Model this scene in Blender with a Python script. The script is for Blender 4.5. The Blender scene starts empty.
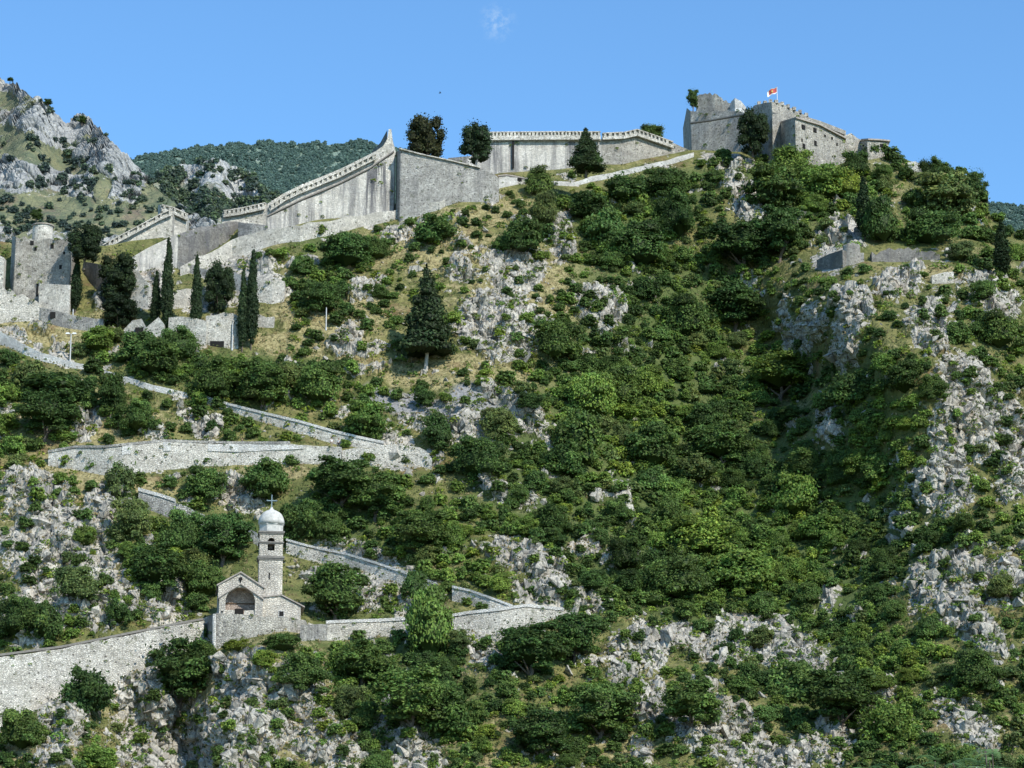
import bpy, bmesh, math, random
import numpy as np
from mathutils import Vector, Matrix
from mathutils.bvhtree import BVHTree
random.seed(7); rng = np.random.default_rng(11)
sc = bpy.context.scene
COL = sc.collection
R = math.radians

# ------------------------------------------------------------------ camera
F = 2600.0; PITCH = R(14.0); CZ = 1.7
cp, sp = math.cos(PITCH), math.sin(PITCH)
cam = bpy.data.cameras.new('camera'); camo = bpy.data.objects.new('camera', cam); COL.objects.link(camo)
camo.location = (0, 0, CZ); camo.rotation_euler = (R(90) + PITCH, 0, 0)
cam.sensor_width = 36; cam.lens = F / 1024 * 36; cam.clip_start = 1; cam.clip_end = 12000
sc.camera = camo

def at(px, py, Y):
    """world point at forward distance Y seen in direction of photo position px,py (works on arrays)"""
    u = (px - 512) / F; v = (384 - py) / F
    dy = cp - v * sp; dz = sp + v * cp
    k = Y / dy
    return u * k, Y + 0 * u, CZ + dz * k
def A(px, py, Y): return np.array(at(float(px), float(py), float(Y)))
def mpp(Y): return Y / F / cp
def proj(p):
    d = cp * p[1] + sp * (p[2] - CZ); up = -sp * p[1] + cp * (p[2] - CZ)
    return 512 + F * p[0] / d, 384 - F * up / d

# ------------------------------------------------------------------ noise
def h3(i, j, k, s=0):
    n = (i * 374761393 + j * 668265263 + k * 2147483647 * 3 + s * 974634777 + k * 1274126177) & 0xffffffff
    n = ((n ^ (n >> 13)) * 1274126177) & 0xffffffff
    n = ((n ^ (n >> 16)) * 2246822519) & 0xffffffff
    return ((n ^ (n >> 15)) & 0xffffff) / float(0xffffff)
def vnoise(P, s=0):
    Pi = np.floor(P).astype(np.int64); f = P - Pi; w = f * f * (3 - 2 * f)
    o = 0
    for a in (0, 1):
        for b in (0, 1):
            for c in (0, 1):
                ww = (w[:, 0] if a else 1 - w[:, 0]) * (w[:, 1] if b else 1 - w[:, 1]) * (w[:, 2] if c else 1 - w[:, 2])
                o = o + ww * h3(Pi[:, 0] + a, Pi[:, 1] + b, Pi[:, 2] + c, s)
    return o * 2 - 1
def fbm(P, o=4, s=0, ridged=False):
    t = 0; a = 1; n = 0
    for i in range(o):
        v = vnoise(P * (2.03 ** i) + i * 17.3, s + i)
        t = t + a * ((1 - 2 * np.abs(v)) if ridged else v); n += a; a *= .5
    return t / n
def worley(P, s=0):
    Pi = np.floor(P).astype(np.int64)
    F1 = np.full(len(P), 9.); F2 = F1.copy(); cid = np.zeros(len(P))
    for a in (-1, 0, 1):
        for b in (-1, 0, 1):
            for c in (-1, 0, 1):
                i, j, k = Pi[:, 0] + a, Pi[:, 1] + b, Pi[:, 2] + c
                fx = i + h3(i, j, k, s); fy = j + h3(i, j, k, s + 1); fz = k + h3(i, j, k, s + 2)
                d = np.sqrt((fx - P[:, 0])**2 + (fy - P[:, 1])**2 + (fz - P[:, 2])**2)
                m = d < F1
                F2 = np.where(m, F1, np.minimum(F2, d)); cid = np.where(m, h3(i, j, k, s + 3), cid); F1 = np.where(m, d, F1)
    return F1, F2, cid

# ------------------------------------------------------------------ objects
def tag(o, label=None, cat=None, group=None, kind=None):
    if label: o['label'] = label
    if cat: o['category'] = cat
    if group: o['group'] = group
    if kind: o['kind'] = kind
    return o
def mesh_np(name, V, Fc, mat=None, col=None, attrs=None, smooth=False):
    V = np.asarray(V, np.float32); Fc = np.asarray(Fc, np.int32); k = Fc.shape[1]
    me = bpy.data.meshes.new(name)
    me.vertices.add(len(V)); me.vertices.foreach_set('co', V.ravel())
    me.loops.add(Fc.size); me.loops.foreach_set('vertex_index', Fc.ravel())
    me.polygons.add(len(Fc)); me.polygons.foreach_set('loop_start', np.arange(0, Fc.size, k, dtype=np.int32))
    me.update(calc_edges=True)
    me.polygons.foreach_set('use_smooth', np.full(len(Fc), smooth))
    if col is not None:
        a = me.attributes.new('col', 'FLOAT_COLOR', 'POINT')
        c = np.ones((len(V), 4), np.float32); c[:, :3] = col; a.data.foreach_set('color', c.ravel())
    for n, v in (attrs or {}).items():
        a = me.attributes.new(n, 'FLOAT', 'POINT'); a.data.foreach_set('value', np.asarray(v, np.float32))
    if mat: me.materials.append(mat)
    return me
def link(name, me, parent=None, loc=None):
    o = bpy.data.objects.new(name, me); COL.objects.link(o)
    if parent is not None: o.parent = parent
    if loc is not None: o.location = loc
    return o
def empty(name, loc, label, cat, group=None, rz=0):
    o = bpy.data.objects.new(name, None); COL.objects.link(o); o.location = loc; o.rotation_euler.z = rz
    o.empty_display_size = .5
    return tag(o, label, cat, group)
class MB:
    def __init__(s): s.v = []; s.f = []
    def add(s, v, f):
        n = len(s.v); s.v += [tuple(map(float, q)) for q in v]; s.f += [tuple(i + n for i in g) for g in f]
    def box(s, c, d, rz=0, taper=1.0):
        c_, s_ = math.cos(rz), math.sin(rz); v = []
        for z in (-.5, .5):
            t = taper if z > 0 else 1
            for x, y in ((-.5, -.5), (.5, -.5), (.5, .5), (-.5, .5)):
                X, Y = x * d[0] * t, y * d[1] * t
                v.append((c[0] + X * c_ - Y * s_, c[1] + X * s_ + Y * c_, c[2] + z * d[2]))
        s.add(v, [(3, 2, 1, 0), (4, 5, 6, 7), (0, 1, 5, 4), (1, 2, 6, 5), (2, 3, 7, 6), (3, 0, 4, 7)])
    def lathe(s, prof, n=16, c=(0, 0, 0), rot=0, caps=True):
        v = []
        for r, z in prof:
            for i in range(n):
                a = 2 * math.pi * i / n + rot; v.append((c[0] + r * math.cos(a), c[1] + r * math.sin(a), c[2] + z))
        f = []
        for j in range(len(prof) - 1):
            for i in range(n):
                f.append((j * n + i, j * n + (i + 1) % n, (j + 1) * n + (i + 1) % n, (j + 1) * n + i))
        if caps:
            f.append(tuple(range(n - 1, -1, -1))); f.append(tuple(range((len(prof) - 1) * n, len(prof) * n)))
        s.add(v, f)
    def tube(s, pts, rad, n=6):
        v = []; f = []
        for k, p in enumerate(pts):
            p = Vector(p); q = Vector(pts[min(k + 1, len(pts) - 1)]) - Vector(pts[max(k - 1, 0)])
            q.normalize(); a = q.orthogonal().normalized(); b = q.cross(a); r = rad[k] if hasattr(rad, '__len__') else rad
            for i in range(n):
                t = 2 * math.pi * i / n; v.append(p + a * r * math.cos(t) + b * r * math.sin(t))
        for k in range(len(pts) - 1):
            for i in range(n): f.append((k * n + i, k * n + (i + 1) % n, (k + 1) * n + (i + 1) % n, (k + 1) * n + i))
        f.append(tuple(range(n - 1, -1, -1))); f.append(tuple(range((len(pts) - 1) * n, len(pts) * n)))
        s.add(v, f)
    def prism(s, poly, y0, y1):       # polygon in x,z extruded along y
        n = len(poly)
        v = [(x, y0, z) for x, z in poly] + [(x, y1, z) for x, z in poly]
        f = [tuple(range(n - 1, -1, -1)), tuple(range(n, 2 * n))] + [(i, (i + 1) % n, n + (i + 1) % n, n + i) for i in range(n)]
        s.add(v, f)
    def build(s, name, mat, parent=None, loc=None, smooth=False, fix=True):
        me = bpy.data.meshes.new(name); me.from_pydata(s.v, [], s.f); me.materials.append(mat)
        if fix:
            bm = bmesh.new(); bm.from_mesh(me); bmesh.ops.recalc_face_normals(bm, faces=bm.faces); bm.to_mesh(me); bm.free()
        if smooth: me.polygons.foreach_set('use_smooth', [True] * len(me.polygons))
        return link(name, me, parent, loc)

# ------------------------------------------------------------------ materials
class NT:
    def __init__(s, name):
        s.m = bpy.data.materials.new(name); s.m.use_nodes = True; s.t = s.m.node_tree; s.n = s.t.nodes; s.l = s.t.links
        s.b = s.n['Principled BSDF']; s.out = s.n['Material Output']; s.b.inputs['Roughness'].default_value = .85
        s.b.inputs['Specular IOR Level'].default_value = .2
    def N(s, t, **k):
        n = s.n.new(t)
        for a, v in k.items(): setattr(n, a, v)
        return n
    def set(s, sock, v):
        if isinstance(v, bpy.types.NodeSocket): s.l.new(v, sock)
        elif isinstance(v, (tuple, list)): sock.default_value = (*v, 1) if len(v) == 3 and sock.type == 'RGBA' else v
        else: sock.default_value = v
    def coord(s, sc=(1, 1, 1), kind='Object'):
        c = s.N('ShaderNodeTexCoord'); m = s.N('ShaderNodeMapping'); s.l.new(c.outputs[kind], m.inputs[0]); m.inputs['Scale'].default_value = sc
        return m.outputs[0]
    def noise(s, vec, scale, detail=4, rough=.6, dist=0):
        n = s.N('ShaderNodeTexNoise'); s.l.new(vec, n.inputs['Vector']); n.inputs['Scale'].default_value = scale
        n.inputs['Detail'].default_value = detail; n.inputs['Roughness'].default_value = rough; n.inputs['Distortion'].default_value = dist
        return n.outputs['Fac']
    def voro(s, vec, scale, feature='F1', out='Distance'):
        n = s.N('ShaderNodeTexVoronoi', feature=feature); s.l.new(vec, n.inputs['Vector']); n.inputs['Scale'].default_value = scale
        return n.outputs[out]
    def mix(s, f, a, b, bt='MIX'):
        n = s.N('ShaderNodeMix', data_type='RGBA', blend_type=bt)
        s.set(n.inputs[0], f); s.set(n.inputs[6], a); s.set(n.inputs[7], b); return n.outputs[2]
    def ramp(s, f, *st):
        n = s.N('ShaderNodeValToRGB'); s.l.new(f, n.inputs[0]); e = n.color_ramp.elements
        while len(e) < len(st): e.new(.5)
        for i, (p, c) in enumerate(st):
            e[i].position = p; e[i].color = (c, c, c, 1) if not isinstance(c, tuple) else (*c, 1)
        return n.outputs[0]
    def math(s, op, a, b=0.0, clamp=False):
        n = s.N('ShaderNodeMath', operation=op, use_clamp=clamp); s.set(n.inputs[0], a); s.set(n.inputs[1], b); return n.outputs[0]
    def attr(s, name, out='Fac'):
        return s.N('ShaderNodeAttribute', attribute_name=name).outputs[out]
    def bump(s, h, dist, strength=1.0):
        b = s.N('ShaderNodeBump'); s.l.new(h, b.inputs['Height']); b.inputs['Distance'].default_value = dist; b.inputs['Strength'].default_value = strength
        s.l.new(b.outputs[0], s.b.inputs['Normal'])
    def color(s, c): s.set(s.b.inputs['Base Color'], c); return s.m

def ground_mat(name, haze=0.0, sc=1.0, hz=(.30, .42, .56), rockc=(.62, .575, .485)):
    t = NT(name); v = t.coord((sc, sc, sc))
    n1 = t.noise(v, .035, 5); n2 = t.noise(v, .22, 5, .65); n3 = t.noise(v, 1.6, 4, .7); n4 = t.noise(v, .09, 4, .6)
    vr = t.coord((sc, sc, sc * .55))
    rock = t.mix(t.ramp(n2, (.38, 0), (.66, 1)), tuple(c * .72 for c in rockc), tuple(c * 1.15 for c in rockc))
    rock = t.mix(t.ramp(n3, (.40, 0), (.60, 1)), t.mix(1.0, rock, (.74, .73, .72), 'MULTIPLY'), rock)
    e1 = t.voro(vr, .55, 'DISTANCE_TO_EDGE'); e2 = t.voro(vr, 1.5, 'DISTANCE_TO_EDGE')
    rock = t.mix(t.ramp(e1, (.0, .75), (.07, 0)), rock, (.10, .10, .10))
    rock = t.mix(t.ramp(e2, (.0, .5), (.08, 0)), rock, (.14, .14, .13))
    rock = t.mix(t.ramp(n4, (.56, 0), (.70, .45)), rock, (.38, .29, .20))
    rock = t.mix(t.ramp(t.noise(vr, .5, 6, .7), (.54, 0), (.66, .55)), rock, (.17, .17, .155))
    gr = t.mix(t.ramp(n2, (.40, 0), (.60, 1)), (.105, .120, .034), (.225, .210, .075))
    dryc = t.mix(t.ramp(n3, (.35, 0), (.65, 1)), (.24, .20, .085), (.42, .36, .18))
    dv = t.math('ADD', t.math('MULTIPLY', t.attr('dry'), .55), t.math('MULTIPLY', t.math('SUBTRACT', t.noise(v, .28, 5, .7), .42), 2.2))
    gr = t.mix(t.ramp(dv, (.30, 0), (.62, 1)), gr, dryc)
    gr = t.mix(t.ramp(t.noise(v, .13, 5, .65), (.56, 0), (.68, .75)), gr, (.20, .125, .065))
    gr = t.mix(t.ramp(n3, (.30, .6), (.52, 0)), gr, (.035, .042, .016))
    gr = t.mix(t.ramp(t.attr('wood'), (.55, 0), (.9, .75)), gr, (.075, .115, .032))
    rk = t.math('ADD', t.attr('rock'), t.math('ADD', t.math('MULTIPLY', t.math('SUBTRACT', n3, .5), 1.0), t.math('MULTIPLY', t.math('SUBTRACT', t.noise(v, .6, 4, .6), .52), 1.6)))
    c = t.mix(t.ramp(rk, (.46, 0), (.54, 1)), gr, rock)
    sc2 = t.mix(t.ramp(t.noise(v, 3.0, 3, .8), (.35, 0), (.65, 1)), (.20, .195, .19), (.36, .35, .335))
    c = t.mix(t.attr('scree'), c, sc2)
    if haze: c = t.mix(haze, c, hz)  # distance haze is mixed into the ground colour
    t.color(c)
    hgt = t.math('ADD', t.math('MULTIPLY', t.noise(v, 2.2, 6, .75), 1.0), t.math('MULTIPLY', t.ramp(e1, (0, 0), (.12, 1)), .5))
    t.bump(hgt, .35 / sc, .9)
    return t.m

def stone_mat(name, lo, hi, stain=0.0, streak=0.0, block=2.6, crack=.45, veg=.12, mott=1.0):
    t = NT(name); v = t.coord(); n = t.noise(v, .35, 5, .65); n2 = t.noise(v, 2.5, 4, .7)
    c = t.mix(t.ramp(n, (.35, 0), (.65, 1)), lo, hi)
    vb = t.coord((1, 1, 1.7)); cell = t.voro(vb, block, 'F1', 'Color'); e = t.voro(vb, block, 'DISTANCE_TO_EDGE')
    sep = t.N('ShaderNodeSeparateColor'); t.l.new(cell, sep.inputs[0])
    c = t.mix(1.0, c, t.ramp(sep.outputs[0], (0, 1 - .20 * mott), (1, 1.08)), 'MULTIPLY')
    c = t.mix(t.ramp(e, (0, crack), (.08, 0)), c, tuple(x * .42 for x in lo))
    c2_ = t.voro(t.coord((1, 1, 1.5)), .95, 'F1', 'Color'); sp2 = t.N('ShaderNodeSeparateColor'); t.l.new(c2_, sp2.inputs[0])
    c = t.mix(1.0, c, t.ramp(sp2.outputs[1], (0, 1 - .14 * mott), (1, 1.06)), 'MULTIPLY')
    c = t.mix(t.ramp(n2, (.34, .75 * mott), (.53, 0)), c, tuple(x * .42 for x in lo))
    c = t.mix(t.ramp(t.noise(v, 1.1, 5, .75), (.38, .55 * mott), (.52, 0)), c, tuple(x * .5 for x in lo))
    c = t.mix(1.0, c, t.ramp(t.noise(t.coord((1, 1, 2)), .11, 4, .6), (.35, .80), (.62, 1.10)), 'MULTIPLY')
    holes = t.voro(t.coord((1, 1, 1.4)), .9, 'F1', 'Distance'); c = t.mix(t.ramp(holes, (.13, .75 if veg > .05 else 0), (.21, 0)), c, (.07, .065, .055))
    if streak:
        vs = t.coord((1, 1, .07)); s1 = t.noise(vs, .42, 6, .72); s2 = t.noise(t.coord((1, 1, .3)), .12, 3)
        m = t.math('MULTIPLY', t.ramp(s1, (.44, 0), (.54, 1)), t.ramp(s2, (.36, .35), (.56, 1)))
        c = t.mix(t.math('MULTIPLY', m, streak), c, (.13, .13, .14))
    if stain: c = t.mix(t.math('MULTIPLY', t.ramp(t.noise(v, .18, 4), (.5, 0), (.62, 1)), stain), c, (.20, .17, .13))
    if veg: c = t.mix(t.math('MULTIPLY', t.ramp(t.noise(v, .9, 4, .7), (.60, 0), (.66, 1)), veg * 4 if veg < .25 else 1), c, (.09, .11, .04))
    t.color(c)
    t.bump(t.math('ADD', t.ramp(e, (0, 0), (.15, 1)), t.math('MULTIPLY', n2, .8)), .12, .9)
    return t.m
def plain_mat(name, c, rough=.7, var=.25, scale=3., metal=0):
    t = NT(name); n = t.noise(t.coord(), scale, 5, .65)
    t.b.inputs['Roughness'].default_value = rough; t.b.inputs['Metallic'].default_value = metal
    t.color(t.mix(t.ramp(n, (.3, 0), (.7, 1)), tuple(x * (1 - var) for x in c), tuple(min(1, x * (1 + var)) for x in c)))
    t.bump(n, .02, .4); return t.m
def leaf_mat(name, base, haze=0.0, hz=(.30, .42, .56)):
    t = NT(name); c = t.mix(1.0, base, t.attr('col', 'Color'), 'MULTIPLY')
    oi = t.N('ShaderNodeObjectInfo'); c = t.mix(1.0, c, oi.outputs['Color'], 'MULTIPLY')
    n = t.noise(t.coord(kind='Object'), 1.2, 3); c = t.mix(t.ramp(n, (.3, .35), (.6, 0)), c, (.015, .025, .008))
    if haze: c = t.mix(haze, c, hz)  # distance haze is mixed into the leaf colour
    t.color(c); t.b.inputs['Roughness'].default_value = .62; t.b.inputs['Specular IOR Level'].default_value = .25
    tr = t.N('ShaderNodeBsdfTranslucent'); t.l.new(c, tr.inputs[0]); mx = t.N('ShaderNodeMixShader'); mx.inputs[0].default_value = .33
    t.l.new(t.b.outputs[0], mx.inputs[1]); t.l.new(tr.outputs[0], mx.inputs[2]); t.l.new(mx.outputs[0], t.out.inputs[0])
    return t.m

M = dict(
    ground=ground_mat('karst_ground'),
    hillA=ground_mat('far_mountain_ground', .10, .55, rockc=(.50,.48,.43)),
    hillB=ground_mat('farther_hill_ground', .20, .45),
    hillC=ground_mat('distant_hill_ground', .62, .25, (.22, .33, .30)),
    light=stone_mat('light_rubble_stone', (.68, .635, .54), (.92, .87, .77), mott=.8),
    path=stone_mat('pale_path_stone', (.68, .655, .60), (.88, .86, .80), crack=.2, veg=.04, mott=.45),
    grey=stone_mat('grey_masonry', (.50, .475, .42), (.74, .71, .64), streak=.45, veg=.08),
    dark=stone_mat('shaded_weathered_masonry', (.30, .285, .255), (.46, .44, .395), streak=.6, stain=.4, veg=.15),  # shade of left-facing walls put into the base colour; streaks and stains are weathering
    stained=stone_mat('streaked_limestone', (.70, .655, .57), (.90, .85, .76), streak=.95, veg=.03, crack=.35, mott=.5),
    fort=stone_mat('fort_masonry', (.56, .515, .43), (.84, .785, .68), streak=.35, stain=.4, veg=.12),
    church=stone_mat('church_ashlar', (.66, .60, .50), (.85, .78, .66), stain=.4, streak=.35, block=2.2, crack=.25, veg=.01, mott=.4),
    pink=stone_mat('pink_brick_vault', (.58, .45, .37), (.70, .57, .48), block=3, veg=0),
    dome=plain_mat('whitewashed_dome_stone', (.52, .505, .465), .9, .28, 1.6),
    tile=plain_mat('grey_roof_slab', (.34, .30, .26), .85, .35, 2.),
    cornice=plain_mat('dark_cornice_stone', (.20, .185, .165), .85, .3),
    void=plain_mat('dark_opening', (.018, .017, .016), .9, .2),
    wood=plain_mat('weathered_wood', (.10, .065, .04), .8, .3, 6),
    bark=plain_mat('bark', (.14, .11, .085), .9, .4, 4),
    palebark=plain_mat('pale_bark', (.42, .39, .35), .9, .3, 4),
    iron=plain_mat('painted_metal', (.25, .32, .34), .45, .15, 5, .4),
    pole=plain_mat('galvanised_pole', (.50, .50, .49), .5, .15, 5, .3),
    lamp=plain_mat('white_lamp_housing', (.78, .78, .76), .4, .08),
    red=plain_mat('red_flag_cloth', (.50, .09, .08), .8, .2), white=plain_mat('white_cloth', (.75, .72, .70), .8, .1),
    gold=plain_mat('gold_flag_trim', (.60, .42, .12), .7, .1),
    skin=plain_mat('skin', (.42, .26, .18), .6, .1), hair=plain_mat('dark_hair', (.03, .02, .015), .7, .2),
    cloth1=plain_mat('white_shirt_cloth', (.68, .68, .66), .9, .1), cloth2=plain_mat('dark_cloth', (.035, .04, .05), .9, .2),
    cloth3=plain_mat('khaki_cloth', (.26, .22, .16), .9, .15),
    leaf=leaf_mat('broadleaf_foliage', (.140, .220, .054)), cyp=leaf_mat('cypress_foliage', (.048, .078, .030)),
    core=leaf_mat('inner_foliage', (.022, .034, .012)),
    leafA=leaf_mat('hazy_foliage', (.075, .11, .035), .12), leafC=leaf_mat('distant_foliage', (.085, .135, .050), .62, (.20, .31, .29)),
    grass=leaf_mat('grass_blades', (1, 1, 1)), chunk=None, ail=leaf_mat('pinnate_foliage', (.16, .27, .10)),
    bird=plain_mat('dark_feathers', (.03, .03, .035), .7),
)

# ------------------------------------------------------------------ terrain depth field
CP = [(0,243,500),(105,246,500),(175,232,505),(265,224,510),(395,200,520),(500,172,530),(600,164,540),(690,150,548),(800,150,545),
(885,150,545),(930,165,540),(985,190,535),(1024,238,515),(0,318,478),(120,335,472),(260,340,472),(420,362,468),(540,362,470),
(450,390,458),(50,466,440),(200,470,439),(340,466,440),(200,438,448),(340,438,449),(430,462,443),(620,300,492),(700,300,503),(772,330,502),
(798,300,487),(798,388,485),(825,300,469),(825,390,467),(850,300,452),(852,385,448),(920,330,440),(1000,320,455),(830,264,490),(900,262,488),(900,240,499),(980,262,488),(730,210,520),(560,260,497),(560,200,518),
(460,260,492),(460,200,512),(350,270,490),(260,290,485),(180,300,482),(560,430,455),(660,420,468),(760,400,477),(825,420,452),(860,430,440),(950,420,428),
(1024,420,434),(560,510,434),(660,500,447),(760,500,453),(870,500,437),(940,495,422),(1024,500,420),(0,600,407),(100,600,404),(130,560,413),(190,600,412),
(215,646,389),(305,636,391),(285,632,387.3),(262,636,386.6),(238,642,386.4),(260,612,409),(260,590,414),(310,600,412),(370,640,398),(370,600,410),(450,625,401),(560,620,403),(660,600,416),(760,600,420),
(860,600,414),(940,590,402),(1024,590,398),(0,717,379),(60,700,378),(150,700,387),(195,700,389),(240,700,378),(300,700,374),(400,700,380),(500,700,378),
(600,700,384),(700,700,382),(800,700,388),(900,700,382),(1024,700,376),(0,768,364),(62,760,361),(150,768,381),(205,768,383),(260,768,364),(400,768,366),
(600,768,368),(800,768,370),(1024,768,362),(0,520,426),(100,520,424),(200,530,427),(300,540,424),(400,560,418),(0,390,456),(100,400,455),(250,400,457),(350,410,455)]
CP += [(150,270,496),(190,264,500),(212,254,505),(232,245,509),(205,740,386),(229,735,369),(130,725,385),(228,768,363)]
CP += [(x, 860, 337) for x in (-60, 200, 500, 800, 1084)] + [(x, 955, 312) for x in (-60, 200, 500, 800, 1084)]
CP = np.array(CP, float)
def tps(a, b):
    r2 = ((a[:, None, :] - b[None, :, :])**2).sum(-1) / 1e4
    return r2 * np.log(r2 + 1e-12) * .5
n = len(CP); K = tps(CP[:, :2], CP[:, :2]) + np.eye(n) * .004
Pm = np.c_[np.ones(n), CP[:, :2] / 100]; Am = np.zeros((n + 3, n + 3)); Am[:n, :n] = K; Am[:n, n:] = Pm; Am[n:, :n] = Pm.T
W_ = np.linalg.solve(Am, np.r_[CP[:, 2], 0, 0, 0])
def Yb(px, py):
    px = np.atleast_1d(np.asarray(px, float)); py = np.atleast_1d(np.asarray(py, float)); px, py = np.broadcast_arrays(px, py)
    q = np.c_[np.clip(px, -60, 1084).ravel(), py.ravel()]
    o = np.concatenate([tps(c, CP[:, :2]) @ W_[:n] + np.c_[np.ones(len(c)), c / 100] @ W_[n:] for c in np.array_split(q, max(1, len(q) // 20000))])
    return o.reshape(px.shape)
def y1(px, py): return float(Yb(px, py)[0])
CREST = np.array([(-300,262),(-60,245),(0,243),(60,243),(105,246),(140,240),(175,236),(225,230),(265,228),(330,218),(395,204),(420,194),(470,180),(500,173),(560,169),(600,165),
(650,158),(690,150),(740,152),(800,150),(850,151),(885,150),(910,161),(930,165),(950,168),(975,178),(984,190),(990,214),(1024,238),(1084,262),(1324,330)], float)
def crest(px): return np.interp(px, CREST[:, 0], CREST[:, 1])

# rock outcrops, dry grass and scree seen in the photo: cx, cy, rx, ry, tilt (deg, down to the right)
ROCK = [(265,285,28,16,0),(205,300,35,12,0),(150,285,22,22,0),(397,236,20,12,-10),(360,293,16,8,0),(350,330,14,12,10),(376,345,14,8,0),(515,270,32,26,20),(562,238,14,24,10),
(500,325,48,38,10),(600,306,24,24,20),(520,225,14,9,0),(460,270,16,10,0),(735,162,34,9,15),(748,203,26,20,30),(795,186,9,6,40),(838,236,24,20,30),(825,260,14,14,0),
(893,285,16,20,50),(912,282,12,14,0),(850,305,20,18,0),(845,345,15,28,0),(806,330,18,28,20),(928,330,24,26,25),(985,290,24,16,35),(1003,310,16,14,0),(965,380,34,26,30),(990,430,40,40,30),
(950,440,18,44,0),(945,490,30,24,0),(833,424,12,22,0),(905,525,14,14,0),(1010,480,20,24,0),(88,425,16,20,20),(155,430,12,9,0),(202,425,20,16,25),(12,335,14,10,40),(60,360,16,8,20),
(225,490,40,16,28),(105,510,24,22,45),(35,500,40,30,20),(60,560,50,40,20),(120,600,16,24,10),(60,610,50,20,0),(162,612,22,16,10),(170,590,12,12,30),(455,425,60,20,12),(510,410,44,18,25),(400,455,30,12,8),
(505,492,36,12,18),(430,455,12,9,0),(395,440,20,8,20),(550,470,10,6,0),(595,495,9,5,0),(515,555,30,15,15),(545,575,22,14,40),(555,598,44,12,10),(583,546,14,8,0),(375,575,60,18,22),(350,590,50,16,15),
(482,638,22,24,10),(405,600,14,24,0),(640,650,24,34,40),(655,700,20,12,0),(700,640,56,14,15),(775,640,50,16,22),(800,668,46,14,25),(720,725,44,20,25),(690,710,40,14,10),(745,750,60,18,15),(825,745,18,26,40),
(878,705,10,20,45),(965,722,34,16,40),(700,690,14,8,0),(955,600,46,16,50),(985,640,24,14,40),(980,570,46,16,10),(1005,590,18,14,30),(925,585,14,24,20),(830,600,9,9,0),(705,530,10,8,0),
(62,725,16,44,15),(45,700,18,16,0),(190,745,70,44,10),(240,670,20,24,35),(270,710,34,40,40),(320,740,40,24,40),(410,750,36,22,40),(400,715,14,20,0),(300,680,24,20,20),(130,690,30,20,0),
(920,590,12,14,0),(640,755,10,14,0),(610,560,10,7,0),(1000,560,26,10,0),(250,262,34,10,0),(225,275,24,10,0),(110,300,16,12,0),(300,262,20,8,0),(215,740,16,40,0)]
DRY = [(300,700,80,60,20),(150,690,60,30,0),(60,330,90,22,5),(90,420,60,30,0),(80,490,70,30,20),(55,322,55,14,10),(450,374,110,14,4),(600,365,60,20,0),(300,345,60,12,0),(890,195,26,14,20),(860,170,40,12,0),(120,480,60,14,10),(280,470,40,10,0),(460,755,44,16,10),(620,745,30,18,0),(300,680,60,40,30),
(180,690,90,40,0),(30,745,60,24,0),(150,560,14,40,20),(930,275,50,8,0),(1000,270,24,10,20),(480,215,60,12,-12),(420,250,90,24,0),(540,300,80,50,0),(470,660,20,20,0),(900,710,44,18,10),(60,500,80,40,0),(330,310,60,30,0)]
SCREE = [(415,405,46,13,16),(480,405,34,12,20)]
ROCK = [(a, b, c * (1.18 if b > 530 else 1), d * (1.2 if b > 530 else 1), e) for a, b, c, d, e in ROCK]
def emask(px, py, L, soft=.35):
    m = np.zeros(px.shape)
    for cx, cy, rx, ry, a in L:
        a = math.radians(a); dx, dy = px - cx, py - cy
        u = (dx * math.cos(a) + dy * math.sin(a)) / rx; v = (-dx * math.sin(a) + dy * math.cos(a)) / ry
        m = np.maximum(m, np.clip((1 + soft - np.sqrt(u * u + v * v)) / (2 * soft), 0, 1))
    return m
NB = []          # built lines in photo coordinates that keep the ground calm around them

def add_line(pts, r=6):
    for a, b in zip(pts[:-1], pts[1:]): NB.append((a[0], a[1], b[0], b[1], r))
def calm(px, py):
    m = np.ones(px.shape)
    for x0, y0, x1, y1_, r in NB:
        dx, dy = x1 - x0, y1_ - y0; L2 = dx * dx + dy * dy + 1e-6
        t = np.clip(((px - x0) * dx + (py - y0) * dy) / L2, 0, 1)
        d = np.hypot(px - x0 - t * dx, py - y0 - t * dy)
        m = np.minimum(m, np.clip((d - r * .6) / r, 0.12, 1))
    return m

def rockdisp(P, rock, s=1.0):
    Q = P / s
    # strata: long axis tilted, cut by joints
    T = Q @ np.array([[.9, .1, -.35], [-.1, 1, 0], [.35, 0, .75]])
    w = fbm(Q / 5, 3, 5)
    a1, a2, c1 = worley(T / np.array([5.5, 5.5, 8.5]) + w[:, None] * .25, 3)
    b1, b2, c2 = worley(T / np.array([1.9, 1.9, 3.0]) + w[:, None] * .3, 9)
    d1, d2, c3 = worley(Q / .95, 21)
    big = fbm(Q / 16, 3, 31, True)
    r = big * 1.5 + (c1 - .5) * 3.0 + np.minimum(a2 - a1, .25) * 6 - 1.1 + (c2 - .5) * 1.15 + np.minimum(b2 - b1, .2) * 2.8 - .4 + (c3 - .5) * .45
    g = fbm(Q / 7, 4, 41) * .9 + fbm(Q / 1.6, 2, 47) * .22
    return (g * (1 - rock) + (r * .85 + .5) * rock) * s

def nonuni(a, b, fine0, fine1, st, coarse):
    return np.r_[np.arange(a, fine0, coarse), np.arange(fine0, fine1, st), np.arange(fine1, b + coarse, coarse)]

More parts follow.
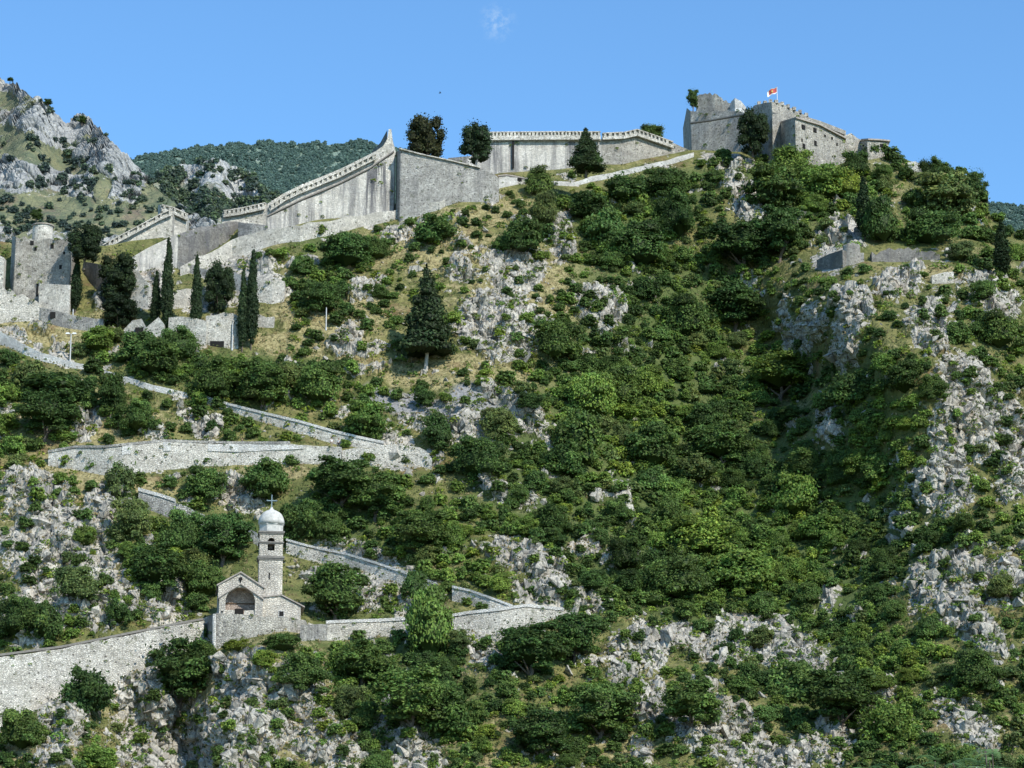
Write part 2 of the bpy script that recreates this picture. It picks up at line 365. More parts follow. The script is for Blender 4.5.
DM = """00000000000000000000023444552220
00000000000000334433688835785542
00000000000533433668893588664774
00112111478533324788853684557545
00012111267232123588987423235456
10112222357321222478886422333455
24565334432222333688998443434666
56668888776100155889998764776446
66655666654213467899998745776334
65544544334322568899999765776334
53222222221345689999999987776345
43343656678765688889998998776545
43235888888888677888999998877757
33258996548778634889999999886434
35459955577885556788999999975545
45335554467776533545778999984445
31122354366888754344423788986666
31432745346788774453542588876666
34224364366888754455644467876555
43443344455788744455555466655555""".split()
DMA = np.array([[int(c) for c in r] for r in DM], float)
def densv(x, y):
    u = np.clip(x / 32 - .5, 0, 30.999); v = np.clip((y - 128) / 32 - .5, 0, 18.999); i = v.astype(int); j = u.astype(int); a = v - i; b = u - j
    return ((DMA[i, j] * (1 - b) + DMA[i, j + 1] * b) * (1 - a) + (DMA[i + 1, j] * (1 - b) + DMA[i + 1, j + 1] * b) * a) / 9
# ------------------------------------------------------------------ walls
def dense(st, step=7.0):
    out = []
    for a, b in zip(st[:-1], st[1:]):
        n_ = max(1, int(math.hypot(b[0] - a[0], b[1] - a[1]) / step))
        for i in range(n_): out.append(tuple(a[j] + (b[j] - a[j]) * i / n_ for j in range(len(a))))
    out.append(st[-1]); return out
def stations(st):
    """rows (px, ytop, ybottom[, Y]); Y defaults to the hillside under the foot of the wall"""
    return [(s[0], s[1], s[2], (s[3] if len(s) > 3 else y1(s[0], s[2]))) for s in st]
def wall_mb(st, thick, down=3.0, rough=.10, batter=0.0, back=(0, 1), step=7):
    st = dense(stations(st), step); mb = MB(); v = []; f = []
    for i, (px, yt, yb, Y) in enumerate(st):
        b = A(px, yb, Y); tz = A(px, yt, Y)[2]; j = random.uniform(-rough, rough)
        top = np.array([b[0], Y + batter * (tz - b[2]), tz + j])
        bk = np.array([back[0], back[1], 0]) * thick
        v += [b - (0, batter * down, down), top, top + bk, b - (0, batter * down, down) + bk]
    for i in range(len(st) - 1):
        a, c = i * 4, i * 4 + 4
        for k in range(4): f.append((a + k, c + k, c + (k + 1) % 4, a + (k + 1) % 4))
    f += [(0, 1, 2, 3), tuple(len(v) - 4 + k for k in (3, 2, 1, 0))]
    mb.add(v, f); return mb, st
def rebase(o, org):
    org = Vector([float(q) for q in org]); o.data.transform(Matrix.Translation(-org)); o.location = org if o.parent is None else (0, 0, 0)
def wall(name, label, cat, st, thick, mat, group=None, **k):
    add_line([(s[0], s[2]) for s in st]); add_line([(s[0], s[1]) for s in st])
    mb, d = wall_mb(st, thick, **k); o = mb.build(name, M[mat]); m = d[len(d) // 2]
    rebase(o, A(m[0], m[2], m[3])); return tag(o, label, cat, group)
def coping(parent, st, h, d, mat, name='coping', dy=-.15, step=7):
    mb, _ = wall_mb([(s[0], s[1], s[1], s[3]) for s in stations(st)], d, 0, .02, step=step)
    for i, q in enumerate(mb.v):
        mb.v[i] = (q[0], q[1] + dy, q[2] + (h if i % 4 in (1, 2) else .02))
    o = mb.build(name, M[mat]); o.parent = parent; rebase(o, parent.location); return o
def battlement(parent, line, hm=1.5, period=.8, mat='light', depth=.55, name='battlement'):
    """line: (px, y of the top edge, Y); a solid parapet band with a row of small openings under its cap"""
    P = [A(*q) for q in line]; mb = MB()
    for a, b in zip(P[:-1], P[1:]):
        d = b - a; L = math.hypot(d[0], d[1]); rz = math.atan2(d[1], d[0]); nrm = np.array([math.sin(rz), -math.cos(rz), 0])
        if nrm[1] > 0: nrm = -nrm
        def slab(z0, z1, o0, o1):
            v = []
            for o_ in (o0, o1):
                for p in (a, b):
                    for z in (z0, z1): v.append(p + nrm * o_ + np.array([0, 0, z]))
            mb.add([v[0], v[2], v[3], v[1], v[4], v[6], v[7], v[5]], [(0, 1, 2, 3), (7, 6, 5, 4), (0, 4, 5, 1), (1, 5, 6, 2), (2, 6, 7, 3), (3, 7, 4, 0)])
        slab(-hm, -.95, 0, depth + .02); slab(-.95, -.22, 0, .12); slab(-.22, 0.0, -.02, depth + .06)
        n_ = max(1, int(L / period)); fr = .56
        for i in range(n_):
            t = (i + .5) / n_; c = a + d * t; hz = d[2] / n_ * fr / 2
            if random.random() < .06: continue
            w = period * fr * random.uniform(.7, 1.25) / 2; dr = np.array([math.cos(rz), math.sin(rz), 0])
            v = []
            for o_ in (.11, depth):
                for sx in (-1, 1):
                    for z in (-.96, -.21): v.append(c + dr * sx * w + nrm * o_ + np.array([0, 0, z + sx * hz]))
            mb.add([v[0], v[2], v[3], v[1], v[4], v[6], v[7], v[5]], [(0, 1, 2, 3), (7, 6, 5, 4), (0, 4, 5, 1), (1, 5, 6, 2), (2, 6, 7, 3), (3, 7, 4, 0)])
    o = mb.build(name, M[mat]); o.parent = parent; rebase(o, parent.location); return o
def snap(o, px, py, Y):
    m = o.data; b = BVHTree.FromPolygons([v.co + o.location for v in m.vertices], [p.vertices[:] for p in m.polygons])
    d = (Vector(A(px, py, 400)) - Vector((0, 0, CZ))).normalized(); h = b.ray_cast(Vector((0, 0, CZ)), d, 3000)
    return h[0][1] if h[0] else Y
def opening(parent, px, py, w, h, Y, mat='void', name='window', dep=.5, rz=0, dy=-.03):
    """dark recess set in a wall face: w,h in metres"""
    Y = snap(parent, px, py, Y); p = A(px, py, Y); dy = -.04; mb = MB(); mb.box((p[0], p[1] + dep / 2 + dy, p[2]), (w, dep, h), rz)
    o = mb.build(name, M[mat]); o.parent = parent; rebase(o, parent.location); return o

# --- lower zigzag
GW = 'stone walls holding up the zigzag path'
w = wall('retaining_wall', 'long tall rubble stone wall climbing from the lower left corner to the church terrace', 'wall',
     [(-50,664,722,371), (0,656,718,374), (30,652,718,376), (60,648,700,380), (110,638,680,385), (150,630,660,389), (180,624,652,391), (203,620,646,393)], 5.0, 'light', GW, down=10, batter=.05)
coping(w, [(-50,664,0,371), (0,656,0,374), (30,652,0,376), (60,648,0,380), (110,638,0,385), (150,630,0,389), (180,624,0,391), (203,620,0,393)], .35, 1.0, 'cornice', 'parapet_top', dy=.1)
ba = wall('bastion', 'church terrace bastion of grey rubble stone with a dark shaded left face', 'bastion',
     [(201,619,640,400), (215,613.5,648,387.5), (216,613.5,648,387.4), (245,614,640,387.2), (262,616,640,387.5), (290,618,640,389), (305,620,640,392)], 20, 'fort', down=5, rough=.12, step=4)
mbq = MB(); p0, p1 = A(214.2, 616, 387.3), A(214.2, 650, 387.1)
mbq.tube([tuple(p1 + (0, .1, -2)), tuple(p0 + (0, .1, .3))], .28, 6); o = mbq.build('corner_quoin', M['path']); o.parent = ba; rebase(o, ba.location)
wall('retaining_wall', 'short pale wall just right of the church annex, partly behind a shrub', 'wall', [(300,625,641), (312,625,640), (328,624,640)], 3.5, 'grey', GW, down=3)
w = wall('retaining_wall', 'low white parapet wall of the path midway between church and junction', 'wall', [(326,624,640), (345,623,640), (380,622,637), (395,621,636), (413,620,636)], 4.0, 'light', GW)
coping(w, [(326,624,640), (345,623,640), (380,622,637), (395,621,636), (413,620,636)], .5, 2.2, 'path')
w = wall('retaining_wall', 'pale wall at the path junction above the rock face, lowest right end of the zigzag', 'wall', [(452,617,632), (470,614,632), (500,611,634), (525,607,630), (545,609,622), (564,611,618)], 4.5, 'light', GW)
coping(w, [(452,617,632), (470,614,632), (500,611,634), (525,607,630), (545,609,622), (564,611,618)], .5, 2.6, 'path')
w = wall('retaining_wall', 'sloping rough wall under the path right of the church tower, running down to the trees', 'wall', [(286,541,553), (300,545,558), (320,550,562), (345,555,568), (375,564,577), (405,574,585), (438,586,596)], 4.5, 'light', GW, rough=.3)
coping(w, [(286,541,553), (300,545,558), (320,550,562), (345,555,568), (375,564,577), (405,574,585), (438,586,596)], .4, 1.0, 'path', 'parapet')
w = wall('retaining_wall', 'short sloping wall running down into the path junction from the left', 'wall', [(452,588,601), (470,592,605), (490,599,612), (514,608,616)], 4, 'light', GW)
coping(w, [(452,588,601), (470,592,605), (490,599,612), (514,608,616)], .4, 1.2, 'path', 'parapet')
w = wall('retaining_wall', 'bright plastered sloping wall above the shrubs upper left of the church dome', 'wall', [(138,491,507), (160,497,514), (175,502,521), (204,515,527)], 4, 'grey', GW)
coping(w, [(138,491,507), (160,497,514), (175,502,521)], .6, 1.2, 'path', 'parapet')
wall('retaining_wall', 'short piece of sloping path wall showing behind the church dome', 'wall', [(236,523,534), (250,529,541), (262,537,549)], 4, 'path', GW)
# --- upper path with long pale wall
up = [(48,453,466), (75,448,470), (105,448,476), (122,446,478), (165,442,470), (200,443,467), (235,444,465), (290,444,464), (320,446,464), (341,447,466)]
w = wall('retaining_wall', 'long level pale wall of the upper path with bright whitewashed patches', 'wall', up, 5.0, 'light', GW, down=3.5)
coping(w, [(s[0], s[1], s[2]) for s in up[:8]], .45, .7, 'grey', 'parapet', dy=-.1)
for (xa, ya, xb, yb_) in ((122,446,131,445), (163,442,171,442)):
    mb, d = wall_mb([(xa, ya, ya + 9, snap(w, xa, ya + 6, 440) - .1), (xb, yb_, yb_ + 9, snap(w, xb, yb_ + 6, 440) - .1)], 1.0, 0, .02)
    o = mb.build('whitewashed_pier', M['path']); o.parent = w; rebase(o, w.location)
mb, d = wall_mb([(x_, a_, b_, snap(w, x_, 449, 440) - .12) for x_, a_, b_ in ((208,444.5,451), (240,444,452), (270,444.5,450), (303,445.5,449))], 1.0, 0, .05)
o = mb.build('whitewashed_strip', M['path']); o.parent = w; rebase(o, w.location)
w = wall('retaining_wall', 'rough rubble wall end wrapping the hairpin bend of the upper path', 'wall', [(342,450,464), (360,448,465), (385,446,466), (405,445,466), (420,446,467), (432,458,470)], 6, 'light', GW, rough=.3)
# second ramp
r2 = [(203,398,403), (230,406,412), (262,414,422), (300,423,434), (335,433,444), (360,439,448), (384,444,450)]
w = wall('retaining_wall', 'sloping wall of the ramp coming down into the hairpin bend from the upper left', 'wall', r2, 4.2, 'light', GW)
coping(w, r2, .5, 1.0, 'path', 'parapet')
r3 = [(104,370,376), (125,376,382), (145,383,389), (170,389,395), (188,393,398)]
w = wall('retaining_wall', 'narrow white path edge between the round bushes on the left slope', 'wall', r3, 4.0, 'path', GW)
r4 = [(-40,318,332), (0,331,345), (20,343,353), (40,352,361), (70,361,368), (86,365,370)]
w = wall('retaining_wall', 'white sloping path edge at the left picture border below the dry grass', 'wall', r4, 4.0, 'path', GW)

# --- ruins on the left
GR = 'ruined walls around the tall cypresses'
K = y1(50, 316) + 4.5; KF = K - 3.5
rf = wall('ruined_tower_house', 'tall roofless stone building with a small round turret on top at the left edge', 'ruin',
     [(9,238,300,K + 6), (13,237,300,K), (30,239,304,K), (50,238,306,K - 1), (68,237,314,K - 2), (69.5,238,312,K + 5)], 8, 'fort', down=6, rough=.5, step=4)
for (px, py, w_, h_) in ((33,243,1.1,.9), (53,246,.9,1.0), (64.5,253,.5,.5), (36,249,.6,.7), (61,267,.7,.8), (37.5,290,.5,2.6), (44,309,.5,.5)):
    opening(rf, px, py, w_, h_, K - 1.6 - (px - 14) * .03, dep=1.2)
tb = A(42.5, 239, K + 3); tm = MB(); rr = 10.5 * mpp(K)
tm.lathe([(rr, -2), (rr, 0), (rr * .98, 13 * mpp(K))], 20, tb)
o = tm.build('turret', M['light']); o.parent = rf; rebase(o, rf.location)
tm = MB(); tm.lathe([(rr * 1.1, 13 * mpp(K) + .004), (rr * 1.1, 13 * mpp(K) + .22), (rr * .5, 15 * mpp(K) + .1), (.1, 15.5 * mpp(K) + .1)], 20, tb)
o2 = tm.build('turret_roof', M['tile']); o2.parent = o; rebase(o2, (0, 0, 0)); o2.data.transform(Matrix.Translation(-rf.location))
wall('ruined_wall', 'lower front wall of pale coursed stone against the tall ruined building', 'wall', [(38,283,316,KF), (55,284,317,KF - 1), (69,285,319,KF - 1.4)], 2.0, 'light', GR, down=6)
wall('ruined_wall', 'crumbling grey wall at the left border in front of the ruined building', 'wall', [(-30,280,324), (-6,284,324), (0,287,324), (8,290,323), (20,296,322), (36,303,321), (44,309,321)], 2.5, 'light', GR, rough=.6, step=4, down=5)
wall('ruined_wall', 'short upright wall stub touching the left picture border beside the grey shrub', 'wall', [(-30,256,290,K - 2), (-3,256,290,K - 2), (3,258,286,K - 2)], 2, 'light', GR, rough=.3)
wl = wall('ruined_wall', 'long low grey wall with a dark doorway beneath the ruined building', 'wall', [(40,308,322), (62,312,327), (80,316,330), (103,319,333)], 2.5, 'grey', GR, rough=.2)
opening(wl, 55, 315, 1.9, 1.2, y1(55, 325) + .0, dep=1.0, dy=-.12)
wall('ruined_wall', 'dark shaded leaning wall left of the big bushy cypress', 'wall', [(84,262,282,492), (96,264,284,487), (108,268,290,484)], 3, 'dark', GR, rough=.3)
wall('ruined_wall', 'pale battered wall triangle directly right of the big bushy cypress', 'wall', [(126,268,306,482), (137,271,310,481), (148,284,312,480), (152,292,312,480)], 3, 'light', GR, rough=.3)
wall('terrace_wall', 'pale terrace wall between the twin left cypresses and the single middle cypress', 'wall', [(170,292,310), (186,289,308), (205,287,306), (209,288,306)], 5, 'light', GR, rough=.25)
wall('terrace_wall', 'long grey slanting wall top above the green tree behind the left cypresses', 'wall', [(152,258,268), (175,261,268), (200,268,276), (233,276,284)], 3, 'grey', GR, rough=.2)
wt = wall('terrace_wall', 'lower pale terrace wall right behind the feet of the twin left cypresses', 'wall', [(168,318,338), (180,317,340), (192,316,343), (206,320,347)], 4, 'light', GR, rough=.35)
opening(wt, 180, 340, 2.2, 1.4, y1(180, 340), dep=1.4, dy=-.12)
wt = wall('terrace_wall', 'rough terrace wall with dark cavity between middle cypress and right cypress pair', 'wall', [(205,317,345), (215,314,347), (232,311,349), (238,314,349)], 4, 'light', GR, rough=.45)
opening(wt, 217, 345, 2.6, 1.5, y1(217, 347), dep=1.4, dy=-.15)
wall('terrace_wall', 'uppermost pale terrace wall behind the two right cypresses', 'wall', [(228,271,288), (243,277,292), (255,279,303), (272,280,304), (284,281,302)], 5, 'light', GR, rough=.35)
wall('terrace_wall', 'small low rubble wall right of the right cypress pair', 'wall', [(256,313,327), (266,316,328), (274,318,328)], 3, 'light', GR, rough=.35)
wr = wall('ruined_wall', 'broken low wall with a deep dark gap below the bushy cypress', 'wall', [(124,328,333), (132,322,334), (141,320,335), (146,326,336), (158,318,337), (164,326,338)], 2.2, 'light', GR, rough=.3)
opening(wr, 143, 331, 3.0, 1.4, y1(143, 336), dep=1.2, dy=-.35)

# --- upper fortification
GU = 'fortification walls along the ridge'
def fw(label, st, thick, mat, **k): return wall('fortress_wall', label, 'fortress wall', st, thick, mat, GU, **k)
fA = fw('tall sunlit rampart streaked with dark stains left of the sharp spike', [(267,218,229,505), (285,209,227,507), (300,202,225,508), (320,193,223,510), (340,185,220,511), (370,170,215,512), (394,153,212,513)], 3, 'stained', rough=.03)
coping(fA, [(267,217,0,505), (300,201,0,508), (340,184,0,511), (370,169,0,512), (394,152,0,513)], .3, 1.0, 'cornice', 'string_course', dy=-.25)
mb, _ = wall_mb([(267,204,218,505.3), (282,194,210,507), (300,185,202,508.3), (320,177,194,510.3), (340,169,185,511.3), (360,159,175,512), (375,151.5,167,512.4), (383,146,162,512.8), (387,139,159,513), (388.5,129,157,513.2), (391,129,155,513.3), (392.5,140,155,513.3), (395.5,151,154,513.4)], 1.0, .2, .03, step=60)
o = mb.build('parapet', M['light']); o.parent = fA; rebase(o, fA.location)
battlement(fA, [(269,205.5,504.9), (282,197,506.6), (300,188,507.9), (320,180,509.9), (340,172,510.9), (360,162,511.6), (376,154,512)], 1.3, .95)
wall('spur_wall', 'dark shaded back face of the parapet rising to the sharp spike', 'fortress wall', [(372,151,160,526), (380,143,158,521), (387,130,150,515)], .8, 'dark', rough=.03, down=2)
fB = fw('plain grey rampart right of the spike falling towards the dark tree', [(395.5,151,212,514), (399,149,211,510), (400,149,211,509.8), (420,154.5,207,510), (450,161,202,510.5), (480,168,194,512), (492,172,190,513), (499,178,188,514)], 4, 'grey', rough=.05, batter=.03)
coping(fB, [(399,149,0,509.8), (420,154.5,0,510), (450,161,0,510.5), (480,168,0,511.8)], .25, 1.2, 'light', 'coping')
fw('long pale sunlit footing wall under the stained rampart', [(180,268,276), (205,254,268), (232,240,258), (268,229,247), (300,225,242), (330,220,236), (365,214,226), (400,209,218), (440,202,210), (470,190,197), (490,181,190)], 8, 'light', rough=.3, down=2)
fw('light path wall running under the gateway towards the dark conifer', [(488,182,191), (505,178,187), (520,177,184), (545,180,186), (575,182,187), (590,177,182), (620,171,176), (650,164,169), (668,160,165), (694,152,157)], 4, 'path', rough=.12, down=1.5)
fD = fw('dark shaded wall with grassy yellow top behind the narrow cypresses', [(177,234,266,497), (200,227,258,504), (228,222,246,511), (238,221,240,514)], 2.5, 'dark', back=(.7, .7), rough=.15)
fE0 = fw('pale streaked wall flank left of the dark shaded wall', [(128,259,266,494), (145,249,268,495), (160,242,268,496), (177,234,268,497)], 2, 'stained', rough=.08)
fE = fw('loopholed parapet climbing from the left ruins to the small corner bastion', [(100,248,256,503), (108,245,255,504), (135,230,247,506), (158,218,238,508), (172,212,234,509)], 3, 'light', rough=.05)
battlement(fE, [(102,245,502.9), (135,227.5,505.6), (158,215,507.6), (172,209,508.6)], 1.4, .85)
fE1 = wall('corner_bastion', 'small corner bastion with a shaded left face and loopholes above the left ramp', 'bastion', [(157.5,205,222,520), (160,205,222,513), (172,208,222,514), (187,215,226,516)], 3, 'light', rough=.04)
battlement(fE1, [(161,205,512.7), (172,207.5,513.7), (187,214.5,515.7)], 1.5, .85)
fF = fw('low loopholed wall between the corner bastion and the stained rampart', [(222,212,222,518), (240,209,220,519), (266,203,218,520)], 2, 'light', rough=.04)
battlement(fF, [(223,211,517.7), (240,208.5,518.7), (265,203,519.7)], 1.5, .85)
fw('sloping pale ledge wall between dark shaded wall and stained rampart', [(238,222,231,508), (252,224,230,506), (268,226,232,505)], 3, 'grey', rough=.15)
fG = fw('long grey crenellated rampart on the skyline behind the dark trees', [(466,160,170,532), (487,143,172,534), (513,141.5,173,535), (545,141,171,537), (580,141,170,539), (602,141,169,540)], 6, 'stained', rough=.03)
battlement(fG, [(487.5,132.5,533.6), (520,132.3,535), (560,132,537.4), (600,132,539.4)], 1.9, .78)
coping(fG, [(487,142.5,0,534), (545,141.2,0,537), (602,141,0,540)], .3, .8, 'light', 'string_course', dy=-.3)
mb, _ = wall_mb([(512,141,168,534.6), (514.2,141,168,534.7)], .25, 0, 0); o = mb.build('drain_slot', M['void']); o.parent = fG; rebase(o, fG.location)
o.location.y -= .1
fH = fw('rough sunlit rampart with uneven crest left of the summit fort', [(602,136,168,540), (622,133,167,541), (636,130,166,543), (652,136,163,546), (675,143,160,549), (692,152,160,551)], 5, 'fort', rough=.25)
battlement(fH, [(602,133.5,539.6), (622,132.5,540.6), (636,129.5,542.6), (652,135,545.6), (672,142,548.4)], 1.6, .95)
wall('stone_hut', 'tiny flat roofed stone hut with dark opening right of the plain grey rampart', 'hut', [(499,177,183), (506,176,184), (516,177.5,184.5), (530,180.5,184.5)], 4, 'light', rough=.05, down=2)
hut = bpy.data.objects['stone_hut']; opening(hut, 517, 179.5, 2.0, .6, 512, dep=.8, dy=-.1)
coping(hut, [(498,176.7,0,y1(499,183)), (506,175.7,0,y1(506,184)), (516,177.2,0,y1(516,184.5)), (532,180.5,0,y1(530,184.5))], .3, 4, 'tile', 'flat_roof')
fw('far low grey rampart between the brown tree and the dark tree', [(448,158,166,545), (470,156,166,546), (490,158,168,547)], 3, 'dark', rough=.05)

# --- summit fort
GF = 'buildings of the summit fort'
ft = wall('fort_keep', 'massive leaning keep with broken top at the left end of the summit fort', 'fort', [(688.5,104,156,566), (692,107,156,557), (710,106.5,156,553), (730,106,156,549), (747,108,156,545), (758,110,156,543)], 14, 'fort', batter=.22, rough=.3, step=4)
for (pts) in ([(697,97,110,560), (703,93,110,559), (715,94.5,110,557), (724,100,110,556), (733,106,110,555)],):
    mb, _ = wall_mb(pts, 2.5, .5, .38, step=2.2); o = mb.build('broken_upper_wall', M['fort']); o.parent = ft; rebase(o, ft.location)
coping(ft, [(690,124,0,553.5), (710,121.5,0,550.2), (730,118,0,546.7), (747,115,0,543)], .3, .8, 'cornice', 'string_course', dy=-.55)
wall('white_shelter', 'small white pitched shelter on top of the keep', 'shelter', [(731,102,108,553), (735,98,108,551), (741,101,108,551), (746,107,109,552)], 4, 'path', rough=.02)
fk = wall('fort_tower', 'central block of the summit fort beneath the flag', 'fort', [(752,110,152,549), (757,104,152,546), (765,103,152,542), (773,101,152,537), (774,101,152,537), (784,105,152,540), (796,110,150,545), (810,117,150,549)], 10, 'fort', rough=.32, step=3)
mbm = MB()
for px, py, Y in ((759,102,545.4), (765,101.5,542), (770.5,100,538.5), (776,100.5,537.6), (782,102.5,539.3), (788,105,541.5), (794,107.5,543.7), (800,110.5,546), (806,113.5,548)):
    p = A(px, py + 1.5, Y + .6); mbm = MB(); mbm.box(p, (.75, .9, .75), random.uniform(-.2, .2)); o = mbm.build('merlon', M['fort']); o.parent = fk; rebase(o, fk.location)
coping(fk, [(757,116,0,546), (773,113.5,0,537), (790,118,0,543)], .25, .6, 'cornice', 'string_course', dy=-.25)
fb = wall('fort_barracks', 'long front block of the fort with dark square windows and shaded end wall', 'fort', [(778.5,124.5,152,541), (796,119,154,528), (796.6,119,154,528), (820,126,156,533), (845,139,156,539), (846,139.5,156,543)], 12, 'fort', rough=.03)
for (px, py, w_, h_) in ((802.5,127,1.2,1.0), (814,130,1.1,1.0), (814.5,143,.8,1.1), (803,146,.9,1.1), (824,135.5,.5,.5), (801,140,.35,.7), (831,138,.5,.5), (836,144,.4,.6)):
    opening(fb, px, py, w_, h_, 528 + (px - 796.6) * .215, dep=.8, dy=-.3, rz=.9)
coping(fb, [(778.5,124.5,0,541), (796,119,0,528), (820,126,0,533), (846,139.5,0,539)], .35, 3, 'tile', 'roof_edge', dy=-.5)
coping(fb, [(800,119,0,536), (820,125,0,540), (846,135,0,546)], 1.0, 1.5, 'fort', 'rear_parapet', dy=0)
wall('fort_ruin', 'crumbling low block with a shrub on top right of the barracks', 'fort', [(845,136,158,541), (852,133,158,542), (858,137,158,543), (864,142,158,544)], 6, 'fort', rough=.35)
sg = wall('guard_house', 'small flat topped stone guard house at the right end of the fort', 'fort', [(862,141.5,160,543), (868,141,160,540), (880,141.5,160,541), (889,142.5,160,543)], 5, 'fort', rough=.05)
coping(sg, [(861,141,0,543), (868,140.5,0,540), (880,141,0,541), (890,142,0,543)], .35, 5, 'tile', 'flat_roof', dy=-.4)
opening(sg, 880, 145.5, 1.5, .7, 541, dep=.8, dy=-.1)
# flag
fp = A(777.3, 103, 539.5); s = mpp(539)
fe = empty('flag', fp, 'red flag with pale edges flying from a white pole on the fort', 'flag')
mb = MB(); mb.tube([(0, 0, -1), (0, 0, 17.5 * s)], .07, 8); mb.lathe([(.02, 17.5 * s), (.12, 17.7 * s), (.02, 18 * s)], 8); mb.build('flagpole', M['white'], fe)
def flagpart(name, u0, u1, v0, v1, mat, dy, parent, ell=False):
    n_ = 14; v = []; f = []
    for i in range(n_ + 1):
        for j in range(9):
            u = u0 + (u1 - u0) * i / n_; w_ = v0 + (v1 - v0) * j / 8
            if ell:
                a = (i / n_) * 2 * math.pi; r_ = j / 8; u = (u0 + u1) / 2 + math.cos(a) * r_ * (u1 - u0) / 2; w_ = (v0 + v1) / 2 + math.sin(a) * r_ * (v1 - v0) / 2
            x = -.05 - u * 2.05; z = 17.2 * s - 1.25 * w_ - .42 * u * 2.3 - .10 * math.sin(u * 8); y = .24 * math.sin(u * 8 + w_ * 2) * u + dy
            v.append((x, y, z))
    for i in range(n_):
        for j in range(8): f.append((i * 9 + j, i * 9 + j + 1, i * 9 + j + 10, i * 9 + j + 9))
    m_ = MB(); m_.add(v, f); return m_.build(name, M[mat], parent, fix=False, smooth=True)
fl = flagpart('cloth', 0, 1, 0, 1, 'red', 0, fe)
flagpart('border', 0, 1, -.04, .03, 'gold', -.02, fl); flagpart('border', 0, 1, .84, 1.02, 'white', -.02, fl); flagpart('border', .84, 1.02, 0, 1, 'white', -.025, fl)
flagpart('emblem', .40, .60, .28, .70, 'gold', -.03, fl, True)

# --- ruins on the right flank
Y0 = 488
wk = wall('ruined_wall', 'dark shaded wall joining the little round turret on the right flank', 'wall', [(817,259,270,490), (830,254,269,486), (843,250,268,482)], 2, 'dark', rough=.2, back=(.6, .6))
tb = A(852, 266, Y0 - 4); q = mpp(Y0); tw = empty('round_turret', tb, 'small round pale stone turret ruin on the right flank', 'turret')
mb = MB(); mb.lathe([(9.8 * q, -2), (9.5 * q, 0), (8.6 * q, 20 * q), (8.0 * q, 21.5 * q), (5 * q, 22 * q)], 18, (0, 0, 0)); 
mb.v = [(a + random.uniform(-.05, .05), b, c + (random.uniform(-.25, .2) if c > 19 * q else 0)) for a, b, c in mb.v]; mb.build('drum', M['fort'], tw)
mb = MB(); mb.box((9 * q, .2, 6 * q), (4.5 * q, 1.6, 14 * q), .2); mb.build('buttress', M['grey'], tw)
add_line([(815, 262), (860, 262)], 8)
wall('terrace_wall', 'long low overgrown terrace wall right of the round turret', 'wall', [(872,254,262), (885,250,262), (900,248,262), (922,250,260), (940,253,260)], 3, 'dark', rough=.5, step=4)
gt = wall('ruined_gateway', 'small ruined gateway stub at the end of the overgrown terrace wall', 'gateway', [(946,248,257), (957,246,257), (968,244,258)], 1.5, 'light', rough=.4)
opening(gt, 958, 253, .9, 2.0, y1(958, 257), dep=.8, dy=-.2)
wall('ruined_wall', 'pale broken wall slab below the terrace on the right flank', 'wall', [(932,276,284), (945,273,284), (954,272,283)], 1.5, 'light', rough=.3)
wall('ruined_wall', 'pale wall stump on the skyline right of the fort beside a dense bush', 'wall', [(908,162,172), (916,161,172), (922,165,173)], 1.5, 'light', rough=.3)
wall('ruined_wall', 'tiny wall remnant below the narrow cypress under the fort', 'wall', [(855,228,236), (862,226,236), (870,229,237)], 1.5, 'grey', rough=.3)

# ------------------------------------------------------------------ church
CY = 391.5; cs = mpp(CY); cb = A(260, 616, CY)
ch = empty('church', cb, 'small pale stone church with a domed bell tower on the terrace', 'church', rz=.13)
X = lambda px: (px - 260) * cs
Zc = lambda py: (616 - py) * cs
# nave
nl, nr, ax = X(219), X(263), X(240.5)
mb = MB(); mb.prism([(nl, -2), (nr, -2), (nr, Zc(586)), (ax, Zc(572)), (nl, Zc(584.5))], 1.6, 11); mb.build('nave', M['church'], ch)
def roofslab(name, pts, y0, y1_, th, over=.25, parent=ch, mat='tile'):
    m_ = MB()
    for (xa, za), (xb, zb) in zip(pts[:-1], pts[1:]):
        m_.prism([(xa, za + .003), (xb, zb + .003), (xb, zb + th), (xa, za + th)], y0 - over, y1_)
    return m_.build(name, M[mat], parent)
roofslab('roof', [(nl - .25, Zc(585.5)), (ax, Zc(572)), (nr + .2, Zc(587))], 1.6, 11.2, .22)
mb = MB(); mb.lathe([(.28, 0), (.28, .12)], 12)
mb.v = [(ax + a, 1.56 - c, Zc(578) + b) for a, b, c in mb.v]; mb.build('oculus', M['void'], ch)
mb = MB(); mb.box((ax, 1.55, Zc(580.5)), (.2, .08, .35)); mb.build('oculus', M['void'], ch)
# porch with a pointed/round arch opening
pl, pr = X(220), X(262.3); al, ar = X(226), X(254.8); zs = Zc(602.5); zt = Zc(588.5); axx = (al + ar) / 2
outer = [(pl, Zc(599.5)), (ax, Zc(586)), (pr, Zc(600))]
arch = [(axx + (ar - al) / 2 * math.cos(t), zs + (zt - zs) * math.sin(t)) for t in np.linspace(math.pi, 0, 21)]
mb = MB()
def zout(x): return np.interp(x, [o_[0] for o_ in outer], [o_[1] for o_ in outer])
xs = [pl] + [a[0] for a in arch] + [pr]
zl = [-2] + [a[1] for a in arch] + [-2]
mb.prism([(pl, -2), (al, -2), (al, zs), (al, zout(al)), (pl, zout(pl))], -.6, .15)
mb.prism([(ar, -2), (pr, -2), (pr, zout(pr)), (ar, zout(ar)), (ar, zs)], -.6, .15)
for (a, b) in zip(arch[:-1], arch[1:]): mb.prism([a, b, (b[0], zout(b[0])), (a[0], zout(a[0]))], -.6, .15)
po = mb.build('porch', M['church'], ch)
